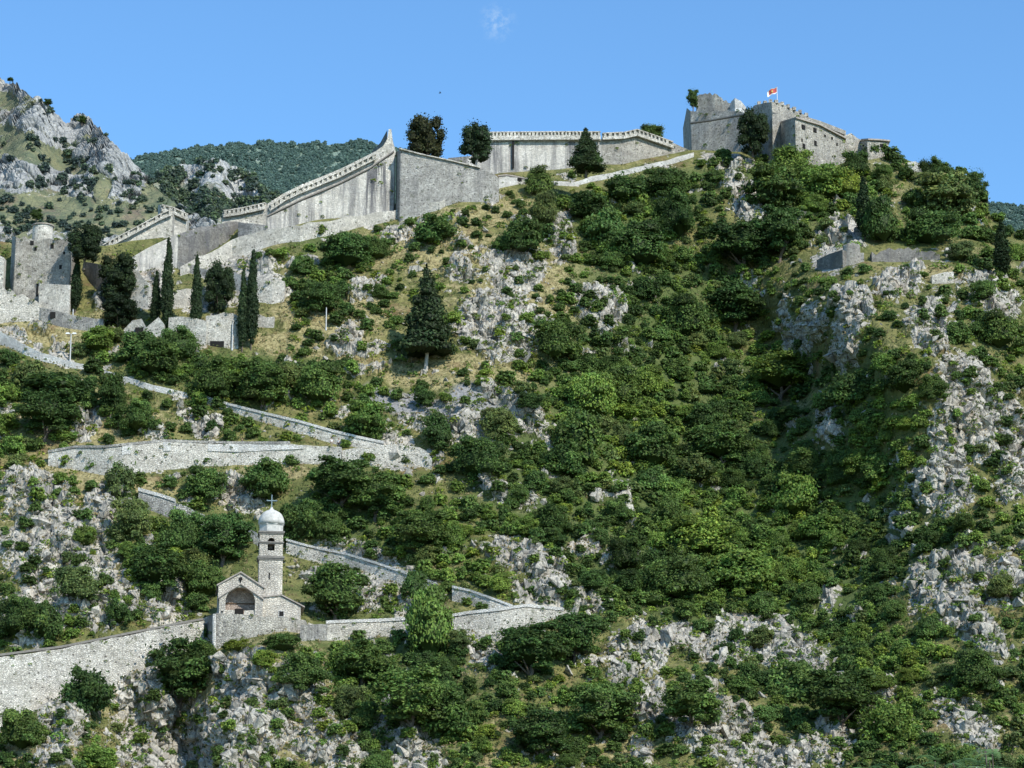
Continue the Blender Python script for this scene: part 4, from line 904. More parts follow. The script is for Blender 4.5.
# individually described bushes: centre x, foot y, w, h, tint, place
BU = [
 (45,440,62,52,'dark','on the left slope above the whitewashed path wall'), (110,410,34,38,'dark','between the path edge and the left slope rocks'),
 (136,434,40,34,'mid','just above the left end of the long pale wall'), (60,402,66,32,'dark','on the left slope above the biggest left bush'),
 (152,377,52,38,'mid','below the ruined terraces at left'), (262,408,54,52,'mid','round and tall above the ramp, below the right cypress pair'),
 (212,400,48,44,'dark','left of the tall round bush above the ramp'), (315,405,50,44,'mid','right of the tall round bush above the ramp'),
 (363,440,56,40,'light','hanging over the ramp near the hairpin bend'), (180,362,46,36,'mid','beneath the twin left cypresses'),
 (235,378,30,24,'light','at the feet of the right cypress pair'), (98,353,38,26,'light','beside the lamp post'),
 (140,360,50,30,'mid','right of the lamp post under the ruins'), (320,314,46,34,'dark','below the pale footing wall, largest of its row'),
 (345,268,50,38,'dark','under the pale footing wall at its middle'), (300,275,24,20,'mid','under the pale footing wall at its left end'),
 (375,260,30,24,'mid','right of the bush group under the pale footing wall'), (436,243,44,30,'mid','under the plain grey rampart'),
 (380,300,20,16,'mid','on the dry slope left of the large conifer'), (425,406,26,20,'dark','on the grey scree below the large conifer'),
 (545,228,34,40,'grey','below the stone hut'), (541,198,26,34,'mid','between the path wall and the stone hut'), (525,254,40,36,'dark','above the large central rocks'),
 (556,362,58,44,'mid','at the lower right of the central rocks'), (500,250,20,18,'mid','left of the dark bush above the central rocks'),
 (590,222,44,30,'dark','under the light path wall at its right end'), (625,205,50,34,'mid','under the rampart crest'), (665,198,46,32,'dark','below the rampart crest near the fort'),
 (640,268,54,46,'dark','on the wooded slope below the rampart'), (610,250,50,44,'mid','left edge of the wooded slope below the rampart'),
 (680,240,50,50,'dark','on the wooded slope left of the white rock slab'), (812,160,22,14,'mid','clinging to the foot of the barracks'), (838,160,20,13,'grey','at the right end of the barracks foot'), (722,160,20,13,'mid','at the foot of the keep'), (790,178,44,32,'light','under the barracks of the fort'),
 (820,205,60,44,'light','draped in creepers on the slope below the barracks'), (771,210,54,46,'mid','right of the white rock slab below the fort'),
 (856,178,30,28,'dark','round at the corner under the guard house'), (885,192,22,18,'grey','on dry ground under the guard house'),
 (742,270,66,54,'dark','on the slope left of the round turret'), (780,262,54,60,'dark','immediately left of the rocky slope with the round turret'),
 (885,244,44,50,'dark','behind the overgrown terrace wall'), (936,246,60,40,'dark','above the ruined gateway'), (945,215,60,44,'grey','beneath the skyline at the right'),
 (930,185,34,28,'dark','on the skyline right of the fort'), (915,208,26,22,'mid','on the slope just under the skyline wall stump'),
 (960,262,26,22,'grey','beside the ruined gateway'), (905,180,18,16,'mid','on the skyline next to the guard house'), (985,300,30,22,'mid','left of the solitary right cypress'),
 (688,340,50,46,'dark','in the wooded hollow above the dark cliff, left part'), (735,330,60,50,'dark','in the wooded hollow above the dark cliff, right part'),
 (780,400,70,52,'light','wide and bright in the middle of the hollow'), (720,470,60,50,'mid','deep in the hollow'), (650,470,56,46,'mid','on the left side of the hollow'),
 (580,460,50,52,'mid','above the stone debris of the middle slope'), (615,410,50,46,'mid','left rim of the hollow'),
 (500,440,44,34,'grey','on the stone debris right of the hairpin bend'), (440,448,30,36,'dark','right beside the hairpin bend'), (480,480,70,44,'mid','below the stone debris'),
 (850,405,50,36,'mid','between the two right crags'), (905,395,44,34,'dark','at the foot of the upper right crag'), (960,345,30,26,'mid','on the ledge of the right crag'),
 (935,400,30,26,'mid','growing in the middle of the right crag'), (1000,350,50,40,'mid','behind the right crag at the picture border'),
 (155,598,60,56,'dark','left of the church'), (180,556,48,46,'mid','above the left neighbour of the church'), (222,565,56,56,'dark','left of the bell tower'),
 (205,600,50,40,'mid','touching the gable side of the church'), (120,500,40,40,'grey','left of the plastered sloping wall'), (135,540,40,44,'grey','below the plastered sloping wall'),
 (205,500,50,34,'mid','between the upper path and the plastered sloping wall'), (265,500,54,40,'mid','above the church dome'), (340,510,70,54,'dark','above the sloping path wall'),
 (300,540,44,40,'mid','right of the church dome'), (335,620,60,60,'mid','right of the church annex'), (375,520,56,50,'mid','upper right of the church'),
 (420,560,60,50,'mid','above the path junction'), (435,660,48,76,'light','tall and leafy, growing over the gap in the low white wall'), (410,600,24,30,'mid','in the middle of the wall gap'),
 (178,712,78,74,'dark','big and dark under the long tall wall'), (88,712,46,44,'dark','at the foot of the long tall wall'), (20,752,50,42,'mid','in the lower left corner'),
 (95,768,40,24,'light','at the bottom border near the left rock'), (300,690,50,36,'mid','below the church annex'), (360,690,60,50,'mid','under the low white parapet wall'),
 (410,730,76,64,'mid','largest below the wall gap'), (350,720,40,34,'grey','above the lower rock ribs'), (450,735,50,44,'dark','near the dry grass patch at the bottom'),
 (530,680,70,56,'dark','under the path junction'), (575,660,60,50,'dark','right of the path junction'), (600,740,70,60,'mid','at the bottom centre'), (540,760,60,50,'dark','at the bottom left of centre'),
 (460,650,24,20,'grey','next to the junction rocks'), (15,640,40,44,'dark','at the left border above the long tall wall'), (45,640,36,40,'mid','second from the left border above the long tall wall'),
 (82,548,28,26,'light','on the left rocks'), (120,625,30,26,'mid','above the middle of the long tall wall'), (75,600,44,34,'grey','on the rocks above the long tall wall'),
 (170,640,18,16,'mid','just behind the top of the long tall wall'), (690,730,60,50,'mid','between the lower right rock bands'), (840,730,80,60,'dark','at the lower right below the rock bands'),
 (800,700,50,40,'mid','on the lower right slope between rocks'), (760,650,30,22,'grey','on the white rock band'), (890,740,50,40,'light','on the dry patch at the lower right'),
 (975,690,50,40,'mid','above the lowest right rock rib'), (700,560,80,44,'light','wide bright patch right of centre'), (745,590,76,40,'light','lower part of the bright patch right of centre'),
 (680,600,60,44,'mid','left of the bright patch'), (930,640,30,26,'mid','between the right rock bands'), (1000,600,30,26,'grey','on the right rock slope'), (28,390,38,34,'grey','thin, with bare twigs, under the white sloping path edge'),
 (238,652,30,12,'yellow','tucked under the bastion wall at its left'), (283,652,34,18,'mid','tucked under the bastion wall at its right'), (262,668,26,18,'yellow','on the brown rocks straight below the bastion'), (200,668,40,26,'mid','at the foot of the shaded bastion face'),
 (20,285,20,38,'grey','dry grey shrub against the ruined building'),
]
nind = 0
PL = []    # placed (cx, cy, r)
for i, (x, y, w_, h_, t_, where) in enumerate(BU):
    nm = 'bush'; me = BIG[i % NV]; hk = .85
    lb = f'{TW[t_]} bush {where}' if not where.startswith(('dry', 'wide')) else (where if where.startswith('dry') else f'{TW[t_]} spreading bush, {where}')
    big = w_ >= 54 and h_ >= 50
    if big: place_crown(TRE[i % 4], x, y, w_, h_, 1.1, t_, 'broadleaf_tree', lb.replace(' bush', ' leafy tree', 1), 'tree', 'leafy trees and bushes of the slope', .04)
    else: place_crown(me, x, y, w_, h_, hk, t_, 'bush', lb, 'bush', 'leafy trees and bushes of the slope')
    PL.append((x, y - h_ / 2, (w_ + h_) / 4)); nind += 1

def dens(x, y):
    u = min(30.999, max(0, x / 32 - .5)); v = min(18.999, max(0, (y - 128) / 32 - .5)); i, j = int(v), int(u); a, b = v - i, u - j
    return ((DMA[i, j] * (1 - b) + DMA[i, j + 1] * b) * (1 - a) + (DMA[i + 1, j] * (1 - b) + DMA[i + 1, j + 1] * b) * a) / 9
NOGO = [(0,215,112,345),(118,270,290,352),(200,470,308,645)]   # built areas kept mostly clear
KEEP = []
def seg_block(x, y, h):
    """keep crowns from covering the faces of built walls"""
    for xa, ya, xb, yb, r in NB:
        if min(xa, xb) - 3 <= x <= max(xa, xb) + 3 and abs(xb - xa) > 2:
            t = (x - xa) / (xb - xa); yy = ya + t * (yb - ya)
            if yy - 2 <= y and y - h < yy - 1: return True
    return False
LM = [(240,600,'the church'),(280,630,'the church annex'),(271,515,'the bell tower dome'),(60,680,'the long tall wall'),(370,628,'the low white parapet wall'),(510,615,'the path junction'),
 (360,575,'the sloping rough wall'),(175,505,'the plastered sloping wall'),(190,452,'the long pale wall'),(390,455,'the hairpin bend'),(290,425,'the ramp wall'),(70,345,'the lamp post'),
 (160,385,'the narrow white path edge'),(40,275,'the ruined building'),(200,320,'the ruined terraces'),(426,320,'the large conifer'),(415,405,'the grey scree'),(450,375,'the dry grass terrace'),
 (500,320,'the central rocks'),(560,240,'the narrow rock rib'),(330,240,'the pale footing wall'),(440,180,'the plain grey rampart'),(515,178,'the stone hut'),(586,150,'the conical conifer'),
 (640,150,'the rough rampart'),(700,150,'the keep'),(810,150,'the barracks'),(745,200,'the white rock slab'),(877,150,'the guard house'),(852,255,'the round turret'),(900,255,'the overgrown terrace wall'),
 (960,252,'the ruined gateway'),(1003,250,'the solitary right cypress'),(975,185,'the skyline tree'),(850,340,'the dark cliff'),(925,330,'the upper right crag'),(975,430,'the tall right crag'),(833,424,'the small hollow crag'),
 (515,555,'the pale debris fan'),(490,640,'the junction rocks'),(640,650,'the lower central rocks'),(770,640,'the white rock band'),(720,725,'the bottom rock slabs'),(965,722,'the lowest right rib'),
 (955,600,'the right rock slope'),(60,730,'the lower left rib'),(190,750,'the shaded lower cliff'),(300,700,'the brown ground under the church'),(450,755,'the bottom dry grass'),(730,570,'the bright green patch'),
 (780,375,'the wide bright bush'),(60,580,'the left rocks'),(225,490,'the boulders above the dome'),(1000,570,'the right border rocks'),(900,700,'the lower dry patch'),(560,500,'the mid slope stones'),(660,400,'the left rim of the hollow'),(740,480,'the floor of the hollow'),(850,560,'the lower hollow'),(605,560,'the pebble patch')]
def describe(x, y, w_, h_, t_):
    d = sorted((math.hypot(x - a, y - b), k) for k, (a, b, _) in enumerate(LM))[0]; a, b, nm = LM[d[1]]; dx, dy = x - a, y - b
    v = 'above' if dy < 0 else 'below'; hz = 'left' if dx < 0 else 'right'
    rel = (f'{v}' if abs(dy) > 2 * abs(dx) else f'{hz} of' if abs(dx) > 2 * abs(dy) else f'{v} and {hz} of')
    dist = 'close ' if d[0] < 26 else ('well ' if d[0] > 60 else '')
    if ' and ' in rel and dist: dist = '' if len(nm.split()) > 4 else dist
    sz = 'tiny' if w_ < 15 else 'small' if w_ < 20 else 'medium' if w_ < 27 else 'large' if w_ < 34 else 'very large'
    sh = 'flat ' if h_ / w_ < .68 else 'tall ' if h_ / w_ > .84 else ''
    return ' '.join(f'{sz} {sh}{TW[t_]} bush {dist}{rel} {nm}'.split()).replace('close above and', 'above and').replace('close below and', 'below and')
cand = []
for gy in np.arange(150, 790, 7.5):
    for gx in np.arange(-150, 1210, 8.0):
        x = gx + random.uniform(-4, 4); y = gy + random.uniform(-4, 4); cand.append((x, y))
random.shuffle(cand)
cand.sort(key=lambda c: -round(dens(*c) * 3))
auto = []
from collections import defaultdict
grid = defaultdict(list)
for x, y, r in PL: grid[(int(x // 40), int(y // 40))].append((x, y, r))
HZ = np.array(cand)
for x, y in cand:
    dn = dens(x, y)
    if dn < .04 or random.random() > dn**1.15 * 1.25: continue
    if dn > .72: w_ = random.choice((random.uniform(28, 54), random.uniform(14, 28), random.uniform(8, 18), random.uniform(8, 18)))
    elif dn > .45: w_ = random.uniform(11, 26)
    else: w_ = random.uniform(7, 17)
    if y < 300: w_ *= .8
    h_ = w_ * random.uniform(.6, .95); py = y + h_ / 2
    if py < crest(np.array([x]))[0] + (5 if x < 690 else 2): continue
    if any(a < x < c and b < y < d for a, b, c, d in NOGO): continue
    if seg_block(x, py, h_) and (random.random() > .22 or w_ > 18 or py < 400): continue
    hit = emask(np.array([x, x, x, x - w_ * .4, x + w_ * .4]), np.array([y, y - h_ * .45, y + h_ * .4, y, y]), ROCK, .02).sum()
    if hit >= 1 and random.random() < (.97 if w_ > 17 else .62): continue
    r = (w_ + h_) / 4; k = (int(x // 40), int(y // 40)); ok = True; cl = .92 if dn > .7 else 1.0
    for i in (-1, 0, 1):
        for j in (-1, 0, 1):
            for a, b, c in grid[(k[0] + i, k[1] + j)]:
                if math.hypot(x - a, y - b) < (r + c) * (.56 if dn > .7 else .66) * cl: ok = False; break
            if not ok: break
        if not ok: break
    if not ok: continue
    grid[k].append((x, y, r)); auto.append((x, py, w_, h_))
auto.sort(key=lambda a: -a[2] * a[3])
def tint_at(x, y):
    n_ = math.sin(x * .021 + 1.3) * math.cos(y * .027 + .5) + random.gauss(0, .55)
    t_ = 'dark' if n_ < -.50 else 'mid' if n_ < .25 else 'light' if n_ < .95 else random.choice(('grey', 'light', 'yellow'))
    if t_ in ('dark', 'mid') and random.random() < .06: t_ = 'grey'
    return t_
room = 290 - nind
inframe = [a for a in auto if 0 < a[0] < 1024 and a[1] - a[3] < 765]
ind = inframe[:room]; rest = [a for a in auto if a not in set(ind)]
seen = {}
for i, (x, y, w_, h_) in enumerate(ind):
    t_ = tint_at(x, y); place_crown(BIG[i % NV] if w_ > 24 else MED[i % NV], x, y, w_, h_, .85, t_, 'bush', describe(x, y - h_ / 2, w_, h_, t_), 'bush', 'leafy trees and bushes of the slope')
# everything smaller reads as one mass of scrub
SMALL = [crown_np('bush', 700 + i, 520, .078) for i in range(6)]
TINY = [crown_np('bush', 720 + i, 60, .17, core=False) for i in range(6)]
def merge(name, items, protos, mat, sink=.08):
    Vs, Fs, Cs = [], [], []; o = 0
    for p, W_m, H_m, c in items:
        V, Fq, col = protos[random.randrange(len(protos))]; a = random.uniform(0, 6.28); ca, sa = math.cos(a), math.sin(a)
        v = np.c_[(V[:, 0] * ca - V[:, 1] * sa) * W_m, (V[:, 0] * sa + V[:, 1] * ca) * W_m, V[:, 2] * H_m / .85 - sink * H_m] + np.array(p)
        Vs.append(v); Fs.append(Fq + o); Cs.append(col * np.array(c)); o += len(v)
    me = mesh_np(name, np.concatenate(Vs), np.concatenate(Fs), mat, np.concatenate(Cs)); ob = link(name, me); tag(ob, kind='stuff'); return ob
its = []
for x, y, w_, h_ in rest:
    p = foot(x, y); q = mpp(p[1]); its.append((p, w_ * q, h_ * q, jit(TINT[tint_at(x, y)])))
ob = merge('scrub', its, SMALL, M['leaf']); tag(ob, 'dense green scrub and smaller bushes covering the mountain slope', 'scrub')
# low ground cover, tufts
its = []
for k in range(10500):
    x = random.uniform(-110, 1150); y = random.uniform(150, 775)
    if y < crest(np.array([x]))[0] + 3: continue
    if random.random() > .40 + .5 * dens(x, y): continue
    if any(a < x < c and b < y < d for a, b, c, d in NOGO) and random.random() < .8: continue
    w_ = random.uniform(2.5, 8.5) if random.random() < .7 else random.uniform(7, 12)
    if seg_block(x, y, w_ * .7): continue
    p, nn = ground(x, y)
    if p is None: continue
    q = mpp(p[1]); its.append((p, w_ * q, w_ * .6 * q, jit(TINT[random.choice(('mid', 'light', 'light', 'yellow', 'yellow', 'grey'))])))
wm = [o for o in COL.objects if o.type == 'MESH' and o.parent is None and o.name.split('.')[0] in ('retaining_wall', 'bastion', 'ruined_wall', 'terrace_wall', 'fortress_wall', 'ruined_tower_house', 'fort_keep', 'fort_tower', 'fort_barracks', 'fort_ruin')]
wv, wf = [], []
for o in wm:
    n0 = len(wv); wv += [v.co + o.location for v in o.data.vertices]; wf += [[i + n0 for i in p.vertices] for p in o.data.polygons]
WB = BVHTree.FromPolygons(wv, wf)
for k in range(26000):
    x = random.uniform(0, 1000); y = random.uniform(95, 720); d_ = (Vector(A(x, y, 400)) - CAMP).normalized(); h = WB.ray_cast(CAMP, d_, 3000)
    if h[0] is None or random.random() > .22: continue
    g_ = ground(x, y)[0]
    if g_ is not None and g_[1] < h[0][1] - .3: continue
    up_ = WB.ray_cast(CAMP, (Vector(A(x, y - 5, 400)) - CAMP).normalized(), 3000)[0]
    if up_ is not None and random.random() < .80: continue
    q = mpp(h[0][1]); w_ = random.uniform(1.5, 5); its.append((h[0] - Vector((0, .1, w_ * q * .2)), w_ * q, w_ * .6 * q, jit(TINT[random.choice(('mid', 'yellow', 'light', 'grey'))])))
ob = merge('ground_cover', its, TINY, M['leaf']); tag(ob, 'low herbs and young shrubs scattered between rocks and grass', 'ground cover')
# grass tufts
def tufts(n_):
    g = np.random.default_rng(5); C = []; N_ = []; col = []; S_ = []
    for k in range(n_):
        x = random.uniform(-30, 1054); y = random.uniform(160, 775)
        if y < crest(np.array([x]))[0] + 2 or dens(x, y) > .93: continue
        p, nn = ground(x, y)
        if p is None: continue
        dr = emask(np.array([x]), np.array([y]), DRY, .4)[0]; b = random.random() < .25 + dr * .4
        base = (.34, .27, .13) if b else random.choice(((.10, .13, .04), (.15, .17, .06), (.08, .11, .035)))
        v = random.uniform(.7, 1.25)
        for j in range(5):
            C.append((p[0] + random.gauss(0, .28), p[1] + random.gauss(0, .28), p[2] + random.uniform(.02, .3))); N_.append((random.gauss(0, .7), -1, random.gauss(.2, .5))); col.append([q * v for q in base])
    C = np.array(C); N_ = np.array(N_); N_ /= np.linalg.norm(N_, axis=1, keepdims=True)
    V, Fq = leaf_quads(C, N_, .20, g); return mesh_np('grass_tufts', V, Fq, M['grass'], np.array(col).repeat(4, 0))
gt_ = link('grass_tufts', tufts(26000)); tag(gt_, 'tufts of green and straw coloured grass over the whole slope', 'grass', kind='stuff')
# loose limestone blocks on the outcrops
def chunks():
    PR = []
    for i in range(10):
        g = np.random.default_rng(900 + i); bm = bmesh.new()
        pts = g.uniform(-1, 1, (11, 3)) * np.array([1, .8, .8])
        for q in pts: bm.verts.new(q)
        r_ = bmesh.ops.convex_hull(bm, input=bm.verts); bmesh.ops.delete(bm, geom=[e for e in bm.verts if not e.link_faces], context='VERTS')
        bmesh.ops.triangulate(bm, faces=bm.faces); bm.verts.index_update()
        PR.append((np.array([v.co[:] for v in bm.verts]), np.array([[v.index for v in f.verts] for f in bm.faces]))); bm.free()
    Vs, Fs, o = [], [], 0; g = np.random.default_rng(33)
    Xs = g.uniform(-30, 1054, 90000); Ys = g.uniform(150, 778, 90000); m = emask(Xs, Ys, ROCK, .3); cm = calm(Xs, Ys)
    cr_ = crest(Xs); keep = (g.random(90000) < (m * .22 + .03 * (1 - densv(Xs, Ys))) * (cm > .5)) & (Ys > cr_ + 3)
    for x, y in zip(Xs[keep], Ys[keep]):
        p, nn = ground(x, y)
        if p is None: continue
        s_ = (.22 + g.exponential(.34)); s_ = min(s_, 1.7); v, f = PR[g.integers(10)]; rm = np.array(Matrix.Rotation(g.uniform(0, 6.28), 3, Vector(rnd_dirs(1, g)[0])))
        sc_ = s_ * g.uniform(.6, 1.3, 3) * np.array([1, .9, 1.0])
        Vs.append((v * sc_) @ rm.T + np.array(p)); Fs.append(f + o); o += len(v)
    V = np.concatenate(Vs); n_ = len(V)
    return mesh_np('rocks', V, np.concatenate(Fs), M['chunk'], attrs=dict(rock=np.ones(n_) * 1.2, dry=np.zeros(n_), scree=np.zeros(n_)))
M['chunk'] = M['ground']
rk_ = link('rocks', chunks()); tag(rk_, 'broken pale limestone blocks lying over the outcrops', 'rocks', kind='stuff')
# far vegetation
def far_veg(name, bv, n_, region, size, protos, mat, label, fn, tints):
    its = []
    for k in range(n_):
        x = random.uniform(*region[:2]); y = random.uniform(*region[2:])
        if random.random() > fn(x, y): continue
        p = cast(bv, x, y)
        if p is None: continue
        w_ = random.uniform(*size); q = mpp(p[1]); its.append((p, w_ * q, w_ * q * random.uniform(.6, .95), jit(TINT[random.choice(tints)])))
    ob = merge(name, its, protos, mat); return tag(ob, label, 'trees')
FARP = [crown_np('bush', 740 + i, 90, .17) for i in range(5)]
def fa(x, y): return .5 if emask(np.array([x]), np.array([y]), [(28,140,12,8,40),(70,175,12,22,20),(90,185,14,20,0),(25,225,30,10,0),(40,175,8,14,0),(140,195,16,24,0),(105,225,40,14,0),(10,215,20,16,0),(60,150,12,8,30)], .3)[0] > .4 else .06
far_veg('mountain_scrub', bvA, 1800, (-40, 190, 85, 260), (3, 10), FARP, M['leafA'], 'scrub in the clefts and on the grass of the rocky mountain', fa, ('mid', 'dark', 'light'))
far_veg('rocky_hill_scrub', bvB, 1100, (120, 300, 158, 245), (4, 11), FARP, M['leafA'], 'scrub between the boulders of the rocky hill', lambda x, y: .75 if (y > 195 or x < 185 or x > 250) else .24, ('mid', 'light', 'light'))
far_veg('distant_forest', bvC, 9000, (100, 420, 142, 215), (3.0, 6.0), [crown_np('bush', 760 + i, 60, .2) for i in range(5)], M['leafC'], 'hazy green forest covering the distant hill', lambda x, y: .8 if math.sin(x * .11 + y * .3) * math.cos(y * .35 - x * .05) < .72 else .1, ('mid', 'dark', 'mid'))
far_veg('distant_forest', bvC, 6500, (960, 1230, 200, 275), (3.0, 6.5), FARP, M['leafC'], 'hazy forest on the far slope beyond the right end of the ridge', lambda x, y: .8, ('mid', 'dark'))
for i, (x, y, w_, h_, lb) in enumerate(((48,106,9,8,'smaller dark tree on the crest of the rocky mountain'), (49,102,5,6,None), (82,124,9,10,'lone tree on the shoulder of the rocky mountain'), (10,82,7,5,'topmost bush on the crest of the rocky mountain'), (36,222,12,14,'single tree on the grassy slope of the rocky mountain'), (206,205,16,22,None))):
    if lb: place_crown(TRE[i % 4], x, y, w_, h_, 1.1, 'dark', 'mountain_tree', lb, 'tree', None, .08, Y=(cast(bvA, x, y + 4) or Vector((0, 900, 0)))[1])

# ------------------------------------------------------------------ small things
def pole_at(px, py0, py1_, name, label, lampt=True):
    p, _ = ground(px, py1_); q = mpp(p[1]); H = (py1_ - py0) * q; e = empty(name, p, label, 'lamp post' if lampt else 'pole')
    mb = MB(); mb.tube([(0, 0, -.5), (0, 0, H)], [.13, .10], 8); mb.lathe([(.2, -.1), (.2, .25), (.13, .35)], 8); mb.build('pole', M['pole'], e)
    if lampt:
        mb = MB(); mb.tube([(-.8, 0, H), (.8, 0, H)], .07, 6); arm = mb.build('cross_arm', M['pole'], e)
        for s_ in (-1, 1):
            mb = MB(); mb.box((s_ * .62, -.1, H + .08), (.75, .55, .26), 0, .8); mb.build('floodlight', M['lamp'], e)
    else:
        mb = MB(); mb.lathe([(.11, H), (.14, H + .05), (.02, H + .16)], 8); mb.build('cap', M['pole'], e)
pole_at(70, 333, 362, 'lamp_post', 'pale lamp post with two floodlights beside the white sloping path edge')
pole_at(326, 307, 330, 'metal_pole', 'thin pale pole on the grassy slope left of the large conifer', False)
pole_at(72.5, 309, 326, 'metal_pole', 'thin pale pole before the low wall of the ruined building', False)
pole_at(232, 322, 350, 'metal_pole', 'thin pole in the ruins left of the right cypress pair', False)

def skin(name, J, E, mat, parent, sub=1):
    me = bpy.data.meshes.new(name); me.from_pydata([j[0] for j in J], E, []); o = link(name, me, parent)
    o.modifiers.new('s', 'SKIN'); sk_ = me.skin_vertices[0].data if me.skin_vertices else None
    if sk_ is None:
        bm = bmesh.new(); bm.from_mesh(me); bm.verts.layers.skin.verify(); bm.to_mesh(me); bm.free(); sk_ = me.skin_vertices[0].data
    for k, j in enumerate(J): sk_[k].radius = (j[1], j[1] if len(j) < 3 else j[2]); 
    sk_[0].use_root = True
    m = o.modifiers.new('b', 'SUBSURF'); m.levels = sub; m.render_levels = sub; me.materials.append(mat); return o
def person(px, py, rz, label, top, bottom, s=1.0, step=.22, Y=None, pack=False):
    p = Vector(A(px, py, Y)) if Y else ground(px, py)[0]; e = empty('person', p, label, 'person', None, rz)
    a = step
    J = [((0, 0, .95), .13, .10), ((0, 0, 1.15), .13, .09), ((0, 0, 1.38), .15, .09), ((0, 0, 1.50), .055), ((0, -.02, 1.60), .085, .09), ((0, -.02, 1.70), .08, .09),
         ((-.09, 0, .88), .085), ((-.10, -a * .6, .50), .06), ((-.10, -a * .55, .08), .04), ((-.10, -a - .12, .03), .035),
         ((.09, 0, .88), .085), ((.10, a * .3, .49), .06), ((.10, a, .09), .04), ((.10, a - .15, .03), .035),
         ((-.19, 0, 1.40), .055), ((-.25, .05, 1.14), .042), ((-.24, -.12, .92), .034), ((-.23, -.18, .84), .03),
         ((.19, 0, 1.40), .055), ((.25, -.04, 1.14), .042), ((.25, -.18, .94), .034), ((.24, -.24, .87), .03)]
    E = [(0, 1), (1, 2), (2, 3), (3, 4), (4, 5), (0, 6), (6, 7), (7, 8), (8, 9), (0, 10), (10, 11), (11, 12), (12, 13), (2, 14), (14, 15), (15, 16), (16, 17), (2, 18), (18, 19), (19, 20), (20, 21)]
    skin('body', J, E, M['skin'], e)
    k = 1.28
    sh = [J[0], J[1], J[2], J[14], J[18], ((-.23, .03, 1.22), .05), ((.235, -.02, 1.22), .05)]
    sh = [(j[0], *(r * k for r in j[1:])) for j in sh]
    skin('shirt', sh, [(0, 1), (1, 2), (2, 3), (3, 5), (2, 4), (4, 6)], M[top], e)
    tr = [((0, 0, .96), .165, .135), (J[6][0], .12), (J[7][0], .085), ((-.10, -a * .57, .2), .065), (J[10][0], .12), (J[11][0], .085), ((.10, a * .8, .2), .065)]
    skin('trousers', tr, [(0, 1), (1, 2), (2, 3), (0, 4), (4, 5), (5, 6)], M[bottom], e)
    mb = MB(); mb.lathe([(.085, 1.66), (.105, 1.72), (.09, 1.79), (.04, 1.82), (.005, 1.825)], 12, (0, .015, 0)); mb.build('hair', M['hair'], e, smooth=True)
    if pack:
        mb = MB(); mb.box((0, .20, 1.22), (.32, .2, .46), 0, .85); mb.build('backpack', M['cloth2'], e)
    e.scale = (s, s, s)
wy = lambda px: y1(px, 464) + 1.6
person(331.5, 448, .5, 'person in pale clothes walking on the path, left of the two near the hairpin bend', 'cloth1', 'cloth3', 1.08, Y=wy(331))
person(338.5, 448.5, -.6, 'person in white top with dark backpack, right of the two near the hairpin bend', 'cloth1', 'cloth2', 1.05, Y=wy(338), pack=True)
person(242, 448, 1.2, 'person in dark clothes behind the middle of the long pale wall', 'cloth2', 'cloth2', 1.0, Y=wy(242) + .6)
# bird
bp = A(440, 93, 300); be = empty('bird', bp, 'tiny dark bird gliding in the blue sky above the brown tree', 'bird')
J = [((-.16, 0, 0), .02), ((-.05, 0, 0), .05), ((.08, 0, .01), .045), ((.16, 0, .03), .03)]
skin('body', J, [(0, 1), (1, 2), (2, 3)], M['bird'], be)
for s_ in (-1, 1):
    mb = MB(); mb.add([(.07, 0, .02), (-.06, 0, .02), (-.02, s_ * .22, .09), (.07, s_ * .22, .09), (-.10, s_ * .48, .04)], [(0, 1, 2, 3), (3, 2, 4)]); mb.build('wing', M['bird'], be, fix=False)
# pinnate foreground tree at the lower right
def ailanthus(px, top, Y, label, seed, nfr):
    g = random.Random(seed); base = Vector(A(px, 900, Y)); base.z = 0; tz = A(px, top, Y)[2]; e = empty('pinnate_tree', base, label, 'tree', 'feathery leaved trees in the lower right corner')
    mb = MB(); mb.tube([(0, 0, -.3), (.1, 0, tz * .4), (0, .1, tz * .72)], [.14, .11, .07], 8); tips = []
    for k in range(8):
        a = g.uniform(0, 6.28); r = g.uniform(.2, 2.0); z0 = tz * g.uniform(.5, .7); z1 = tz - .25 - .10 * r * r + g.uniform(-.75, .15); q = (r * math.cos(a), r * math.sin(a), z1)
        mb.tube([(0, .05, z0), (q[0] * .5, q[1] * .5, (z0 + z1) / 2 + .1), q], [.05, .035, .015], 5); tips.append(q)
    mb.build('trunk', M['bark'], e)
    V = []; Fq = []; cc = []
    for q in tips:
        for j in range(nfr):
            a = g.uniform(0, 6.28); L = g.uniform(.6, 1.05); up = g.uniform(-.15, .9); d = Vector((math.cos(a), math.sin(a), up)).normalized(); side = d.cross(Vector((0, 0, 1))).normalized()
            tint = g.uniform(.8, 1.35)
            for i in range(11):
                t = (i + 1.5) / 12; c = Vector(q) + d * L * t + Vector((0, 0, -.55 * L * t * t)); ln_ = .12 * (1 - .5 * abs(t - .45)) * L / .6
                for s_ in (-1, 1):
                    tip = c + side * s_ * ln_ + d * .03 + Vector((0, 0, -.03)); w = d * .020; n0 = len(V); m_ = (c + tip) / 2
                    V += [c, m_ + w, tip, m_ - w]; Fq.append((n0, n0 + 1, n0 + 2, n0 + 3)); cc += [[tint * g.uniform(.85, 1.15)] * 3] * 4
    me = mesh_np('crown', np.array([v[:] for v in V]), Fq, M['ail'], np.array(cc)); link('crown', me, e)
ailanthus(1000, 741, 60, 'feathery leaved tree reaching furthest into the lower right corner', 3, 4)
ailanthus(935, 752, 62, 'feathery leaved tree just left of the one in the lower right corner', 4, 4)
ailanthus(885, 762, 63, 'tips of a feathery leaved tree at the bottom border, third from the corner', 5, 4)
print('INDIV', len(ind) + nind, 'REST', len(rest))
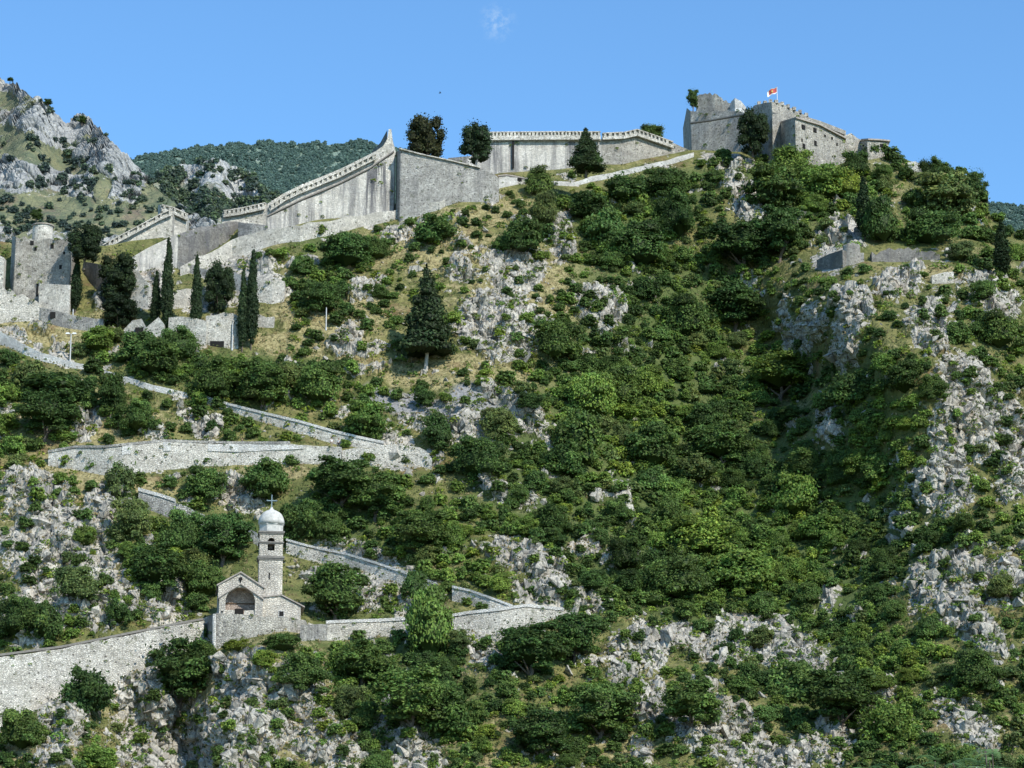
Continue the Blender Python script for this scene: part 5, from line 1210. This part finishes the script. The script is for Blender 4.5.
#@@VEGEND@@
# ------------------------------------------------------------------ light and sky
SUN_EL, SUN_AZ = 41.0, 142.0      # azimuth measured from +Y towards +X
sd = Vector((math.sin(R(SUN_AZ)) * math.cos(R(SUN_EL)), math.cos(R(SUN_AZ)) * math.cos(R(SUN_EL)), math.sin(R(SUN_EL))))
sl = bpy.data.lights.new('sun', 'SUN'); sl.energy = 5.0; sl.angle = R(.53); sl.color = (1, .955, .86)
so = bpy.data.objects.new('sun', sl); COL.objects.link(so); so.rotation_euler = sd.to_track_quat('Z', 'Y').to_euler()
wd = bpy.data.worlds.new('World'); sc.world = wd; wd.use_nodes = True; nt = wd.node_tree; bg = nt.nodes['Background']
sk = nt.nodes.new('ShaderNodeTexSky'); sk.sky_type = 'NISHITA'; sk.sun_disc = False; sk.sun_elevation = R(SUN_EL); sk.sun_rotation = R(SUN_AZ)
sk.air_density = 1.0; sk.dust_density = .3; sk.ozone_density = 2.5; sk.altitude = 100
mlt = nt.nodes.new('ShaderNodeMix'); mlt.data_type = 'RGBA'; mlt.blend_type = 'MULTIPLY'; mlt.inputs[0].default_value = 1
SKYMUL = (1.30, 1.88, 2.22)
mlt.inputs[7].default_value = (*SKYMUL, 1)
nt.links.new(sk.outputs[0], mlt.inputs[6])
# one faint wisp of cloud high in the sky
tc_ = nt.nodes.new('ShaderNodeTexCoord'); vs = nt.nodes.new('ShaderNodeVectorMath'); vs.operation = 'SUBTRACT'
wd_dir = (Vector(A(497, 22, 400)) - CAMP).normalized(); vs.inputs[1].default_value = wd_dir; nt.links.new(tc_.outputs['Generated'], vs.inputs[0])
ln = nt.nodes.new('ShaderNodeVectorMath'); ln.operation = 'LENGTH'; nt.links.new(vs.outputs[0], ln.inputs[0])
mr = nt.nodes.new('ShaderNodeMapRange'); mr.inputs[1].default_value = .0085; mr.inputs[2].default_value = .001; mr.inputs[3].default_value = 0; mr.inputs[4].default_value = 1; nt.links.new(ln.outputs['Value'], mr.inputs[0])
ns = nt.nodes.new('ShaderNodeTexNoise'); ns.inputs['Scale'].default_value = 260; ns.inputs['Detail'].default_value = 7; ns.inputs['Roughness'].default_value = .7; nt.links.new(tc_.outputs['Generated'], ns.inputs['Vector'])
m1 = nt.nodes.new('ShaderNodeMath'); m1.operation = 'MULTIPLY'; nt.links.new(mr.outputs[0], m1.inputs[0]); cr1 = nt.nodes.new('ShaderNodeMapRange'); cr1.inputs[1].default_value = .46; cr1.inputs[2].default_value = .80; nt.links.new(ns.outputs['Fac'], cr1.inputs[0]); nt.links.new(cr1.outputs[0], m1.inputs[1])
m2 = nt.nodes.new('ShaderNodeMath'); m2.operation = 'MULTIPLY'; m2.use_clamp = True; m2.inputs[1].default_value = .75; nt.links.new(m1.outputs[0], m2.inputs[0])
mx = nt.nodes.new('ShaderNodeMix'); mx.data_type = 'RGBA'; nt.links.new(m2.outputs[0], mx.inputs[0]); nt.links.new(mlt.outputs[2], mx.inputs[6]); mx.inputs[7].default_value = (6.5, 8.2, 10, 1)
nt.links.new(mx.outputs[2], bg.inputs[0]); bg.inputs[1].default_value = .1
sc.view_settings.view_transform = 'Standard'; sc.view_settings.look = 'None'; sc.view_settings.exposure = 0; sc.view_settings.gamma = 1
sc.cycles.max_bounces = 6; sc.cycles.diffuse_bounces = 3
